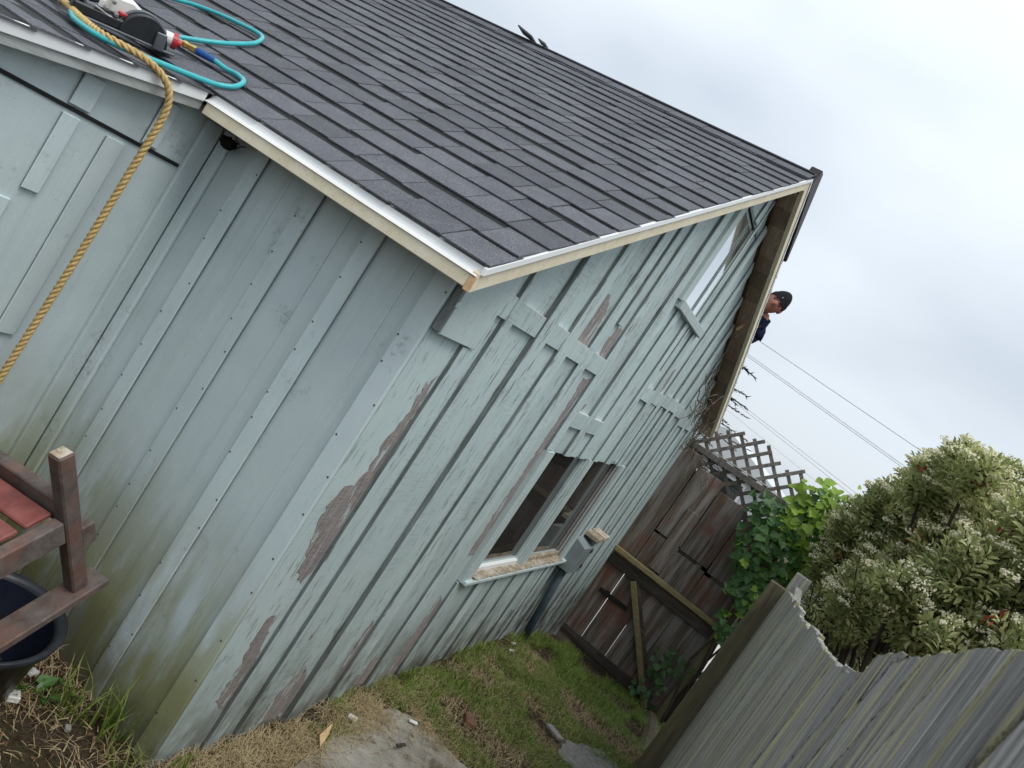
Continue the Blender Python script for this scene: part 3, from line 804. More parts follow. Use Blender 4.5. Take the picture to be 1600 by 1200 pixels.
MB().box((XE + .014, .002, ZE - .074), (-.0185, YL - .02, ZE - .064)).build('eave_soffit', M_SOFFIT, house)
# soffit boards under the far rake and the near rake
sof = MB().box((XR - .05, YRK + .03, ZR - .135), (XR + .05, -.03, ZR - .105)).build('soffit', M_SOFFIT, house)
s = 0.06
while s < 2.62:
    L_ = .128 + R.uniform(-.012, .012)
    for side in (1, -1):
        xa, xb = (XR + s, XR + s + L_) if side > 0 else (XR - s - L_, XR - s)
        if side < 0: continue
        dzz = R.uniform(-.003, .003)
        MB().prism([(xa + .003, YRK + .0245, zs(xa) - .066 + dzz), (xb - .003, YRK + .0245, zs(xb) - .066 + dzz), (xb - .003, YRK + .0245, zs(xb) - .048), (xa + .003, YRK + .0245, zs(xa) - .048)], (0, .118, 0)).build('soffit_board', M_SOFFIT, sof)
    s += L_
MB().obox((3.66, -0.07, zs(3.66) - .10), ((.5, -.3, .8), (.3, .95, .1), (.8, 0, -.5)), (.05, .006, .012)).build('loose_lath', M_STRAWWOOD, house)

# ------------------------------------------------------------------ things on or by the house
# gutter length on the far slope
g1, g2 = Vector((3.36, -.13, 3.12)), Vector((2.70, -.13, 3.485))
gd = (g2 - g1).normalized(); gn = Vector((-gd.z, 0, gd.x)); gn = gn if gn.z > 0 else -gn
MB().prism([g1 - gn * .01, g2 - gn * .06, g2 + gn * .055 + gd * .02, g2 + gn * .085 - gd * .03, g1 + gn * .016], (0, .075, 0)).build(
    'gutter_length', M_DARKMETAL, None, bevel=.004, label='dark brown metal gutter length lying on the far roof slope by the peak', cat='gutter')
# lifted shingle scraps on the ridge
def scrap(y, a, w, l, lab, mat=M_SHINGLE):
    c = Vector((XR - .03, y, ZR + .022))
    d = Vector((-.15, math.cos(a), math.sin(a)))
    MB().obox(c + d * l, (d, (1, 0, 0), d.cross(Vector((1, 0, 0)))), (l, w, .005)).build('shingle_scrap', mat, None, label=lab, cat='shingle scrap', group='loose scraps on the ridge')
scrap(1.98, .17, .05, .065, 'loose dark shingle scrap sticking up from the ridge line')
scrap(1.87, .12, .03, .03, 'small pale crumpled scrap on the ridge beside the lifted shingle', M_TOOLGREY)
# nest under the eave
nb = MB(); rr = random.Random(3)
for k in range(16):
    c = Vector((-.06 + rr.gauss(0, .012), 1.05 + rr.gauss(0, .022), 1.745 + rr.gauss(0, .010)))
    d = Vector((rr.gauss(0, 1), rr.gauss(0, 1), rr.gauss(0, .6))).normalized() * rr.uniform(.010, .026)
    nb.tube([c - d, c + d * .2 + Vector((0, 0, .006)), c + d], .0022, 4)
nb.lathe((-.058, 1.05, 1.722), (0, 0, 1), [(0, .004), (.004, .018), (.02, .030), (.04, .028), (.042, .02), (.02, .012)], 12)
nb.build('bird_nest', M_NEST, None, label='dark twiggy bird nest tucked under the eave by the inside corner', cat='nest')
# utility box and bracket
ub = thing('utility_box', 'grey painted wall box with torn wood blocks on top right of the lower window', 'wall box', (3.42, -.06, .44))
MB().prism([(3.30, -.005, .44), (3.30, -.115, .44), (3.30, -.115, .66), (3.30, -.005, .70)], (.26, 0, 0)).build('casing', M_BOXGREY, ub, bevel=.004)
MB().box((3.585, -.10, .46), (3.66, -.005, .72)).build('side_board', MP_TRIM, ub, bevel=.004)
for (a, b, z) in [(3.45, 3.60, .735), (3.61, 3.78, .742)]:
    q = MB().prism([(a, -.135, z - .02), (b, -.125, z - .022), (b, -.005, z - .02), (a, -.005, z - .02)], (0, 0, .035))
    q.build('torn_block', M_ROTTEN, ub, bevel=.004)
for (x, z) in [(3.50, .50), (3.52, .63)]:
    MB().lathe((x, -.115, z), (0, -1, 0), [(0, .016), (.008, .016), (.009, .001)], 10).build('knockout', M_BLACKIRON, ub)
pp = MB().tube([(3.36, -.055, .43), (3.47, -.06, .02), (3.60, -.06, -.40)], .030, 12)
pp.build('drain_pipe', M_PIPE, None, smooth=True, label='dark blue-grey drain pipe slanting down the wall below the grey box', cat='pipe')

# rope over the lean-to rake
rp = [(-.39, 1.694, 1.848), (-.434, 1.545, 1.838), (-.487, 1.363, 1.826), (-.513, 1.221, 1.820), (-.494, 1.16, 1.823), (-.43, 1.108, 1.829), (-.375, 1.070, 1.815), (-.335, 1.054, 1.775), (-.318, 1.050, 1.70),
      (-.318, 1.053, 1.5), (-.322, 1.056, 1.2), (-.332, 1.058, .9), (-.342, 1.06, .6), (-.35, 1.05, .3), (-.37, 1.0, .02), (-.5, .95, .0), (-.75, .9, .02)]
rp = [(-.30, 1.95, 1.868), (-.24, 2.3, 1.885)][::-1] + rp
path = catmull(rp, 14)
cumd = [0]
for a, b in zip(path, path[1:]): cumd.append(cumd[-1] + (b - a).length)
tot = cumd[-1]; N = int(tot / .0055); P2 = []
j = 0
for i in range(N):
    d = tot * i / (N - 1)
    while j < len(cumd) - 2 and cumd[j + 1] < d: j += 1
    t = (d - cumd[j]) / max(1e-9, cumd[j + 1] - cumd[j])
    P2.append(path[j].lerp(path[j + 1], t))
rb = MB(); nrm = Vector((1, 0, 0)); strands = [[], [], []]
for i, p in enumerate(P2):
    t = (P2[min(i + 1, N - 1)] - P2[max(i - 1, 0)]).normalized()
    nrm = (nrm - t * nrm.dot(t)).normalized(); bn = t.cross(nrm)
    for k in range(3):
        a = 2 * math.pi * (k / 3 + i * .0055 / .062)
        strands[k].append(p + (nrm * math.cos(a) + bn * math.sin(a)) * .0060)
for st in strands: rb.tube(st, .0064, 7)
rb.build('rope', M_ROPE, None, smooth=True, label='thick tan twisted rope draped over the roof edge and hanging down the wall', cat='rope')

# air hose
h1 = [(-.062, 1.31, 1.965), (-.044, 1.265, 1.962), (-.035, 1.21, 1.966), (-.055, 1.142, 1.955), (-.115, 1.096, 1.919), (-.172, 1.107, 1.890), (-.273, 1.105, 1.866), (-.35, 1.112, 1.849),
      (-.447, 1.128, 1.826), (-.522, 1.199, 1.809), (-.516, 1.328, 1.811), (-.481, 1.425, 1.819), (-.41, 1.56, 1.838), (-.30, 1.64, 1.862), (-.16, 1.62, 1.89), (-.073, 1.598, 1.949), (-.027, 1.581, 1.975), (.051, 1.554, 2.02), (.142, 1.543, 2.073), (.248, 1.569, 2.134), (.331, 1.644, 2.182), (.356, 1.719, 2.196), (.349, 1.82, 2.192),
      (.327, 1.944, 2.179), (.282, 2.055, 2.153), (.225, 2.119, 2.12), (.1, 2.3, 2.05), (-.1, 2.7, 1.935)]
hs = thing('air_hose', 'turquoise air hose looped over the shingles to the saw', 'hose', (-.062, 1.31, 1.95))
MB().tube(catmull(h1, 10), .0092, 10).build('hose_tube', M_HOSE, hs, smooth=True)
a0, a1 = Vector((-.108, 1.425, 1.955)), Vector((-.060, 1.318, 1.964))
fd = (a1 - a0).normalized(); fl = .185; a0 = a1 - fd * fl
def along(t): return a0 + fd * (fl * t)
MB().lathe(along(.02), fd, [(0, .002), (0, .010), (.055, .009), (.058, .002)], 14).build('steel_nipple', M_STEEL, hs, smooth=False)
MB().lathe(along(.33), fd, [(0, .002), (0, .0135), (.012, .0135), (.014, .0115), (.03, .0115), (.032, .0135), (.052, .0135), (.053, .002)], 6).build('brass_coupler', M_BRASS, hs)
pr = [(0, .004)]
for k in range(12): pr += [(k * .006, .0135 - k * .0002), (k * .006 + .0036, .0135 - k * .0002), (k * .006 + .0038, .0110), (k * .006 + .0058, .0110)]
pr.append((.074, .003))
MB().lathe(along(.64), fd, pr, 14).build('strain_relief', M_BLUE, hs)

# circular saw on the shingles
A_, B_ = Vector((-.445, 1.50, 1.822)), Vector((-.135, 1.40, 1.893))
e1 = (B_ - A_).normalized(); up0 = Vector((-.25, -.05, 1)).normalized()
e2 = up0.cross(e1).normalized(); e3 = e1.cross(e2)
SA = lambda a, b, c: A_ + e1 * a + e2 * b + e3 * c
saw = thing('circular_saw', 'black and white air-powered circular saw lying on the roof by the rope', 'saw', A_)
MB().obox(SA(.155, .03, .010), (e1, e2, e3), (.165, .062, .004)).build('shoe', M_TOOLGREY, saw, bevel=.002)
MB().obox(SA(.10, .01, .030), (e1, e2, e3), (.105, .026, .018)).build('gear_case', M_TOOLBLACK, saw, bevel=.006)
gp = [SA(.215 + .078 * math.cos(a), -.028, .012 + .085 * math.sin(a)) for a in [math.pi * k / 18 for k in range(19)]]
gd_ = MB().prism(gp, e2 * .036).build('blade_guard', M_TOOLBLACK, saw, bevel=.003)
rim = MB()
rim.tube([SA(.215 + .079 * math.cos(a), .012, .012 + .087 * math.sin(a)) for a in [math.pi * k / 18 for k in range(19)]], .006, 8)
rim.build('guard_rim', M_TOOLGREY, gd_, smooth=True)
MB().obox(SA(.262, -.036, .035), (e1, e2, e3), (.017, .006, .030)).build('guard_plate', M_TOOLGREY, saw, bevel=.003)
MB().prism([SA(.07, .02, .045), SA(.21, .02, .05), SA(.225, .02, .085), (SA(.17, .02, .115)), SA(.10, .02, .11), SA(.075, .02, .08)], e2 * .07).build('motor_housing', M_TOOLWHITE, saw, bevel=.010)
MB().obox(SA(.150, .012, .062), (e1, e2, e3), (.02, .008, .007)).build('trigger', M_TOOLRED, saw, bevel=.003)
MB().tube([SA(.05 + .03 * math.cos(a), .04, .085 + .024 * math.sin(a)) for a in [2 * math.pi * k / 16 for k in range(17)]], .007, 8, cap=False).build('front_handle', M_TOOLBLACK, saw, smooth=True)
MB().lathe(SA(.012, .01, .045), -e2, [(-.03, .004), (-.03, .020), (.02, .022), (.02, .014), (.0, .012), (.0, .002)], 16).build('exhaust_knob', M_TOOLGREY, saw)
for (a, b, c) in [(.09, .0, .062), (.12, -.004, .056), (.19, .0, .075), (.105, .0, .09)]:
    MB().lathe(SA(a, b, c), -e2, [(-.012, .003), (-.012, .008), (.012, .008), (.013, .002)], 6).build('bolt', M_STEEL, saw)
MB().tube([SA(.055, -.012, .055), SA(.10, -.012, .042), SA(.16, -.012, .038), SA(.20, -.012, .06)], .004, 6).build('lever', M_STEEL, saw)
MB().lathe(SA(.285, .02, .05), e1, [(0, .003), (0, .024), (.03, .024), (.031, .003)], 16).build('end_cap', M_TOOLWHITE, saw)
MB().lathe(SA(.314, .02, .05), e1 + e2 * -.25, [(0, .003), (0, .028), (.016, .028), (.018, .014), (.03, .012), (.031, .002)], 18).build('air_inlet', M_TOOLRED, saw)

# ------------------------------------------------------------------ person on the far slope
def person():
    root = thing('person', 'person in a black knit cap and navy jacket peering over the far roof edge', 'person', (4.9, .5, 2.1))
    J = {'pel': (4.98, .50, 2.19), 'ab': (4.92, .40, 2.38), 'ch': (4.80, .16, 2.68), 'ne': (4.69, .025, 2.905), 'nk2': (4.645, .005, 2.99),
         'shr': (4.76, .02, 2.765), 'shl': (4.80, .42, 2.76), 'elr': (4.66, .22, 2.50), 'wrr': (4.50, .40, 2.42), 'hr': (4.43, .43, 2.40),
         'ell': (4.70, .66, 2.52), 'wrl': (4.52, .60, 2.40), 'hl': (4.45, .58, 2.38),
         'hpr': (4.96, .46, 2.15), 'knr': (4.62, .52, 2.38), 'anr': (4.60, .50, 2.25), 'hpl': (4.96, .68, 2.15), 'knl': (4.60, .74, 2.40), 'anl': (4.58, .74, 2.27), 'fr': (4.46, .50, 2.32), 'fl': (4.44, .74, 2.33)}
    rad = {'pel': .13, 'ab': .125, 'ch': .135, 'ne': .062, 'nk2': .055, 'shr': .07, 'shl': .07, 'elr': .046, 'wrr': .03, 'hr': .032, 'ell': .046, 'wrl': .03, 'hl': .032,
           'hpr': .09, 'knr': .062, 'anr': .042, 'hpl': .09, 'knl': .062, 'anl': .042, 'fr': .035, 'fl': .035}
    E_ = [('pel', 'ab'), ('ab', 'ch'), ('ch', 'ne'), ('ne', 'nk2'), ('ch', 'shr'), ('ch', 'shl'), ('shr', 'elr'), ('elr', 'wrr'), ('wrr', 'hr'), ('shl', 'ell'), ('ell', 'wrl'), ('wrl', 'hl'),
          ('pel', 'hpr'), ('pel', 'hpl'), ('hpr', 'knr'), ('knr', 'anr'), ('hpl', 'knl'), ('knl', 'anl'), ('anr', 'fr'), ('anl', 'fl')]
    def skin(names, edges, grow, nm, mat, rootj):
        idx = {k: i for i, k in enumerate(names)}
        me = bpy.data.meshes.new(nm)
        me.from_pydata([J[k] for k in names], [(idx[a], idx[b]) for a, b in edges], [])
        o = bpy.data.objects.new(nm, me); COL.objects.link(o)
        sk = o.modifiers.new('skin', 'SKIN'); sb = o.modifiers.new('sub', 'SUBSURF'); sb.levels = 1; sb.render_levels = 1
        for k in names:
            v = me.skin_vertices[0].data[idx[k]]; v.radius = (rad[k] + grow, rad[k] + grow); v.use_root = (k == rootj)
        dg = bpy.context.evaluated_depsgraph_get()
        m2 = bpy.data.meshes.new_from_object(o.evaluated_get(dg))
        bpy.data.objects.remove(o)
        m2.materials.clear(); m2.materials.append(mat); m2.name = nm
        m2.polygons.foreach_set('use_smooth', [True] * len(m2.polygons))
        return m2
    names = list(J)
    mb = skin(names, E_, 0.0, 'body', M_SKIN, 'pel')
    # head: deformed sphere in the face frame
    hc = Vector((4.62, -.008, 3.078))
    fz = Vector((.05, -.50, .87)).normalized()
    fw = (CAM - hc); fw = (fw - fz * fw.dot(fz)).normalized()
    fr_ = fz.cross(fw)
    def face_pt(lat, lon):
        x, y, z = math.cos(lat) * math.cos(lon), math.cos(lat) * math.sin(lon), math.sin(lat)   # x forward
        r = Vector((x * .104, y * .082, z * .128))
        if z < 0: r.y *= 1 + .28 * z; r.x *= 1 + .10 * z
        if x > 0:
            nose = math.exp(-((y * .076) / .013) ** 2 - ((z + .12) / .16) ** 2); r.x += .026 * nose
            for sy in (-1, 1):
                eye = math.exp(-((y * .076 - sy * .031) / .014) ** 2 - ((z - .06) / .09) ** 2); r.x -= .013 * eye
            brow = math.exp(-((abs(y) * .076 - .028) / .026) ** 2 - ((z - .22) / .07) ** 2); r.x += .007 * brow
            mouth = math.exp(-((y * .076) / .026) ** 2 - ((z + .50) / .035) ** 2); r.x -= .006 * mouth
            lips = math.exp(-((y * .076) / .02) ** 2 - ((z + .58) / .05) ** 2); r.x += .006 * lips
            chin = math.exp(-((y * .076) / .02) ** 2 - ((z + .85) / .12) ** 2); r.x += .012 * chin
        return hc + fw * r.x + fr_ * r.y + fz * r.z
    hb = MB(); NA, NB = 26, 36
    for i in range(NA + 1):
        for k in range(NB): hb.v.append(face_pt(-math.pi / 2 + math.pi * i / NA, 2 * math.pi * k / NB))
    hb.f = [(i * NB + k, i * NB + (k + 1) % NB, (i + 1) * NB + (k + 1) % NB, (i + 1) * NB + k) for i in range(NA) for k in range(NB)]
    for sy in (-1, 1):
        n0 = len(hb.v); c = hc + fr_ * (.077 * sy) - fw * .005 + fz * .0
        hb.lathe(c, fr_ * sy + fw * -.3, [(-.005, .028), (.008, .030), (.014, .022), (.008, .012)], 12)
    bm = bmesh.new(); bm.from_mesh(mb); t = hb.mesh('t'); bm.from_mesh(t); bm.to_mesh(mb); bm.free()
    mb.polygons.foreach_set('use_smooth', [True] * len(mb.polygons))
    body = bpy.data.objects.new('body', mb); put(body, root)
    up_n = ['pel', 'ab', 'ch', 'ne', 'shr', 'shl', 'elr', 'wrr', 'ell', 'wrl']
    rad['ne'] = .066
    jk = skin(up_n, [e for e in E_ if e[0] in up_n and e[1] in up_n], .022, 'jacket', M_JACKET, 'pel')
    put(bpy.data.objects.new('jacket', jk), root)
    lo_n = ['pel', 'hpr', 'hpl', 'knr', 'knl', 'anr', 'anl']
    tr = skin(lo_n, [e for e in E_ if e[0] in lo_n and e[1] in lo_n], .014, 'trousers', M_TROUSER, 'pel')
    put(bpy.data.objects.new('trousers', tr), root)
    cb_ = MB()                                            # knit cap down to the brow
    NA2 = 12
    tilt = 0.20
    for i in range(NA2 + 1):
        for k in range(NB):
            lon = 2 * math.pi * k / NB
            lo = tilt + .06 * math.cos(lon) - .28 * (1 - math.cos(lon)) / 2
            p = face_pt(lo + (math.pi / 2 - lo) * i / NA2, lon)
            d = (p - hc); cb_.v.append(hc + d * 1.10 + fz * (.014 * i / NA2) - fw * (.008))
    cb_.f = [(i * NB + k, i * NB + (k + 1) % NB, (i + 1) * NB + (k + 1) % NB, (i + 1) * NB + k) for i in range(NA2) for k in range(NB)]
    cap = cb_.build('knit_cap', M_CAP, root, smooth=True)
    cf = MB()
    rows = [[], []]
    for k in range(NB + 1):
        lon = 2 * math.pi * k / NB
        lo = tilt + .06 * math.cos(lon) - .28 * (1 - math.cos(lon)) / 2
        p0 = face_pt(lo - .02, lon); p1 = face_pt(lo + .28, lon)
        rows[0].append(hc + (p0 - hc) * 1.14 - fw * .006); rows[1].append(hc + (p1 - hc) * 1.16 - fw * .006)
    for k in range(NB): cf.add([rows[0][k], rows[0][k + 1], rows[1][k + 1], rows[1][k]], [(0, 1, 2, 3)])
    cf.build('cap_cuff', M_CAP, cap, smooth=True)
    MB().lathe(hc + fw * .105 + fr_ * -.012 + fz * .062, fw, [(-.01, .006), (.003, .006), (.0035, .001)], 10).build('cap_badge', M_STEEL, cap)
    for sy in (-1, 1):
        MB().lathe(face_pt(.06, sy * .36), fw, [(-.006, .002), (0, .015), (.003, .011), (.004, .001)], 10).build('eye', M_EYE, root)
        MB().tube([face_pt(.20, sy * .16) + fw * .003, face_pt(.235, sy * .36) + fw * .003, face_pt(.20, sy * .56) + fw * .003], .006, 6).build('eyebrow', M_EYE, root)
    MB().tube([face_pt(-.52, -.22), face_pt(-.53, 0) + fw * .001, face_pt(-.52, .22)], .0025, 6).build('mouth', M_EYE, root)
    col = MB().tube([Vector(J['ne']) + Vector((0, .0, -.02)), Vector(J['ne']) + Vector((-.02, -.02, .045))], [.078, .066], 18, cap=False)
    col.build('collar', M_JACKET, root, smooth=True)
    MB().obox(Vector(J['ne']) + Vector((-.075, .01, .01)), ((0, 1, 0), (.4, 0, 1), (1, 0, -.4)), (.022, .03, .004)).build('hi_vis_patch', M_HIVIS, root, bevel=.002)
person()

# ------------------------------------------------------------------ gate and lattice
XG = 4.87
gate = thing('gate', 'dark weathered plank gate with mossy rails closing the side passage', 'gate', (XG, -.55, -.5))
def gbox(name, y0, y1, z0, z1, x0, x1, mat, parent=gate, bev=.003):
    return MB().box((x0, min(y0, y1), z0), (x1, max(y0, y1), z1)).build(name, mat, parent, bevel=bev)
GB = [(-.004, -.218, 1.64), (-.225, -.487, 1.55), (-.491, -.777, 1.47), (-.783, -1.13, 1.40)]
for k, (a, b, t) in enumerate(GB):
    zlow = (-.42, -.44, -.46, -.47)[k]
    if k == 0:
        gbox('plank', a, b, zlow, t, XG, XG + .022, M_GATE)
    else:
        gbox('plank', a, b - (.004 if k == 3 else 0), zlow, (.84, .81, .79)[k - 1], XG + R.uniform(-.003, .003), XG + .022, M_GATE)
        gbox('plank', a - .006, b, (.862, .845, .822)[k - 1], t, XG - .008 + R.uniform(-.003, .003), XG + .016, M_GATE)
for (ya, yb, za, zb) in [(-.18, -1.1, .74, .92), (-.20, -.27, .88, 1.5), (-.44, -.54, .88, 1.42), (-.73, -.84, -.45, 1.36), (-.44, -.54, .0, .5), (-.19, -.27, .36, .86)]:
    gbox('back_batten', ya, yb, za, zb, XG + .0235, XG + .04, M_GATE)
gbox('cleat', -.36, -.475, .56, 1.19, XG - .032, XG - .013, M_GATE)
gbox('rail', -.04, -1.14, .37, .475, XG - .030, XG - .006, M_DARKRAIL)
MB().prism([(XG - .075, -.03, .50), (XG - .075, -1.16, .485), (XG - .075, -1.16, .530), (XG - .075, -.03, .545)], (.045, 0, 0)).build('rail', M_RAIL, gate, bevel=.003)
def bar(name, p, q, w, t, mat, parent):
    p, q = Vector(p), Vector(q); d = (q - p).normalized(); x = Vector((1, 0, 0)); s_ = d.cross(x).normalized()
    return MB().obox((p + q) / 2, (d, s_, x), ((q - p).length / 2, w / 2, t / 2)).build(name, mat, parent, bevel=.003)
bar('brace', (XG - .055, -.33, .37), (XG - .055, -1.01, -.45), .048, .04, M_RAIL, gate)
bar('brace_backing', (XG - .020, -.36, .36), (XG - .020, -1.04, -.44), .06, .022, M_DARKRAIL, gate)
gbox('rail', -.01, -1.02, -.425, -.335, XG - .030, XG - .006, M_DARKRAIL)
gbox('rail', -.17, -1.02, -.535, -.432, XG - .045, XG - .004, M_DARKRAIL)
gbox('rail', .0, -.62, -.585, -.51, XG - .05, XG + .02, M_DARKRAIL)
MB().obox((XG - .012, -.27, .12), ((0, 1, -.02), (0, .02, 1), (1, 0, 0)), (.15, .021, .006)).build('latch_strap', M_BLACKIRON, gate, bevel=.002)
MB().obox((XG - .016, -.20, .125), ((0, 1, 0), (0, 0, 1), (1, 0, 0)), (.018, .03, .01)).build('latch_keeper', M_BLACKIRON, gate, bevel=.002)
gbox('post', -1.115, -1.20, -.65, 1.30, XG - .06, XG + .03, M_POST)
lat = thing('lattice', 'broken grey diagonal lattice panel above the gate', 'lattice', (4.96, -.5, 1.36))
XLT = 4.955
def top_at(y):   # stepped broken top edge
    if y > -.12: return 1.78
    return lerp_table([(-1.1, 1.86), (-.95, 2.02), (-.80, 1.93), (-.62, 2.04), (-.30, 1.99), (-.12, 1.82)], y)
st_ = .104
for fam in (1, -1):
    k = -20
    while k < 30:
        c = k * st_ * 1.414; k += 1
        # line: z = 1.7 + fam*(y - y0)
        y0 = -.5 + c
        ys_ = [y for y in [(-1.08 + .01 * i) for i in range(106)] if 1.36 < 1.7 + fam * (y - y0) < top_at(y) + R.uniform(-.02, .05)]
        if len(ys_) < 8: continue
        ya, yb = min(ys_), max(ys_)
        bar('slat', (XLT + (.005 if fam > 0 else -.005), ya, 1.7 + fam * (ya - y0)), (XLT + (.005 if fam > 0 else -.005), yb, 1.7 + fam * (yb - y0)), .033, .0075, M_LATT, lat)
bar('beam', (XLT - .045, .005, 1.685), (XLT - .045, -1.10, 1.690), .055, .06, M_LATT, lat)
bar('beam', (XLT - .03, -.25, 1.725), (XLT - .03, -.80, 1.735), .012, .05, M_OLDFASCIA, lat)

# ------------------------------------------------------------------ leaning board fence
FA, FBp = Vector((2.93, -1.315)), Vector((-2.6, -1.43))
fdir = (FBp - FA); flen = fdir.length; fdir = fdir / flen
fnor = Vector((-fdir.y, fdir.x)); fnor = fnor if fnor.y > 0 else -fnor      # towards the house
fence = thing('fence', 'grey weathered board fence with ragged lichen-streaked tops beside the passage', 'fence', (FA.x, FA.y, -.2))
TOPT = [(-2.6, 2.08), (-1.3, 1.875), (-1.08, 1.825), (-.91, 1.785), (-.77, 1.745), (-.65, 1.71), (-.50, 1.655), (-.14, 1.55), (.22, 1.52), (.83, 1.47), (1.87, 1.39), (2.93, 1.30)]
d = 0.0; k = 0
rr = random.Random(21)
while d < flen - .05:
    w = rr.uniform(.135, .172)
    a, b = FA + fdir * d, FA + fdir * (d + w - rr.uniform(.004, .009))
    xm = (a.x + b.x) / 2
    zt = lerp_table(TOPT, xm) + (rr.uniform(-.004, .004) if xm < -.1 else rr.uniform(-.012, .010))
    if -.50 < xm < -.32: zt += .026
    if -.32 < xm < -.16: zt -= .012
    zb = gz(xm, a.y, False) - .05
    ln = 0.05 + 0.27 * min(1, max(0, (1.6 - xm) / 2.1)) + rr.uniform(-.012, .012)
    off = Vector((-ln * (zt - zb), 0, 0))
    out = fnor * rr.uniform(-.002, .003)
    ctr = off * .96
    pa, pb = a + out, b + out
    n = 7; tops = []
    for i in range(n):
        q = pb.lerp(pa, i / (n - 1))
        tops.append(Vector((q.x, q.y, 0)) + Vector((off.x * 1.0, 0, zt - lerp_table(TOPT, xm) + lerp_table(TOPT, q.x) + rr.uniform(-.004, .004))))
    shift = Vector((-ctr.x, 0, 0)) if True else Vector()
    poly = [Vector((pa.x, pa.y, zb)) + shift, Vector((pb.x, pb.y, zb)) + shift] + [t + shift for t in tops]
    th = Vector((-fnor.x * .02, -fnor.y * .02, 0))
    # keep the top where it is: shift moves the foot away from the camera
    MB().prism(poly, th).build('fence_board', M_FENCE, fence, bevel=.002)
    d += w; k += 1
for z in (.15, 1.05):
    a, b = FA - fnor * .055, FBp - fnor * .055
    MB().obox(((a.x + b.x) / 2, (a.y + b.y) / 2, z + .1), ((fdir.x, fdir.y, -.06), (fnor.x, fnor.y, 0), (0, 0, 1)), (flen / 2, .02, .04)).build('rail', M_FENCE, fence)
pe = FA + fnor * .06
MB().prism([(FA.x - .02, pe.y + .065, -.4), (FA.x + .07, pe.y + .065, -.4), (FA.x + .07, pe.y - .055, -.4), (FA.x - .02, pe.y - .055, -.4)], (0.0, -.03, 1.70)).build('post', M_POST, fence, bevel=.004)
MB().box((FA.x + .10, FA.y - .10, -.4), (FA.x + .16, FA.y + .0, 1.42)).build('post', M_FENCE, fence, bevel=.006)
# decayed timber lying between gate and fence
lg = MB(); rr = random.Random(9)
lg.tube([(4.62, -1.10, -.42), (4.2, -1.15, -.36), (3.7, -1.19, -.27), (3.25, -1.20, -.20)], [.06, .07, .065, .05], 9)
lg.build('rotten_log', M_POST, None, label='dark rotten timber lying along the foot of the fence by the gate', cat='timber')
bar('old_post', (4.55, -1.26, -.5), (4.62, -1.30, .62), .09, .07, M_POST, None)
bpy.data.objects['old_post']['label'] = 'short dark stump of a post under the ivy next to the gate'
bpy.data.objects['old_post']['category'] = 'post'

# ------------------------------------------------------------------ bench tipped on a tub, left edge
TA = Vector((-.082, .984, -.160)); TB = Vector((-.860, -.151, -.487)); TP = Vector((.503, -.098, -.859))
T0 = Vector((-.571, .397, .845))
bench = thing('bench', 'tipped red-brown slatted wooden bench propped over the black tub', 'bench', T0 + TP * .6)
def bb(name, o, la, lb, lp, mat, bev=.004):
    """box from corner o, spanning along A, B and P"""
    c = T0 + TA * (o[0] + la / 2) + TB * (o[1] + lb / 2) + TP * (o[2] + lp / 2)
    return MB().obox((0, 0, 0), (TA, TB, TP), (la / 2, lb / 2, lp / 2)).build(name, mat, bench, bevel=bev, recenter=False) if False else _bb(name, c, la, lb, lp, mat, bev)
def _bb(name, c, la, lb, lp, mat, bev):
    o = MB().obox((0, 0, 0), ((1, 0, 0), (0, 1, 0), (0, 0, 1)), (la / 2, lb / 2, lp / 2)).build(name, mat, None, bevel=bev, recenter=False)
    mw = Matrix(((TA.x, TB.x, TP.x, c.x), (TA.y, TB.y, TP.y, c.y), (TA.z, TB.z, TP.z, c.z), (0, 0, 0, 1)))
    W[o.name] = mw; o.parent = bench; o.matrix_parent_inverse = W[bench.name].inverted(); o.matrix_basis = mw
    return o
_bb('post', T0 + TP * .245, .048, .048, .49, M_RED, .005)
_bb('post_end_grain', T0 - TP * .0015, .040, .040, .003, M_ROTTEN, .001)
bb('side_rail', (.026, -.018, .165), .60, .036, .085, M_RED)
bb('end_rail', (-.022, .026, .215), .040, .62, .075, M_RED)
for k, o in enumerate((.028, .120, .212, .304, .396)):
    bb('slat', (.026, o, .205), .60, .075, .016, M_REDSLAT)
bb('foot_board', (-.045, -.075, .492), .085, .75, .026, M_RED)
bb('end_block', (-.024, -.062, .265), .028, .045, .075, M_RED)
_bb('post', T0 + TP * .245 + TA * .64, .048, .048, .49, M_RED, .005)
_bb('post', T0 + TP * .245 + TB * .66, .048, .048, .49, M_RED, .005)
tb = thing('tub', 'round black plastic tub on the ground under the tipped bench', 'tub', (-.40, .52, -.06))
MB().lathe((-.40, .52, -.08), (0, 0, 1), [(0, .005), (0, .17), (.25, .205), (.26, .225), (.285, .232), (.29, .222), (.275, .205), (.262, .198)], 36).build('shell', M_TUB, tb, smooth=True)
MB().lathe((-.40, .52, -.07), (0, 0, 1), [(.02, .004), (.02, .15), (.262, .196)], 36).build('liner', M_TUBIN, tb, smooth=True)

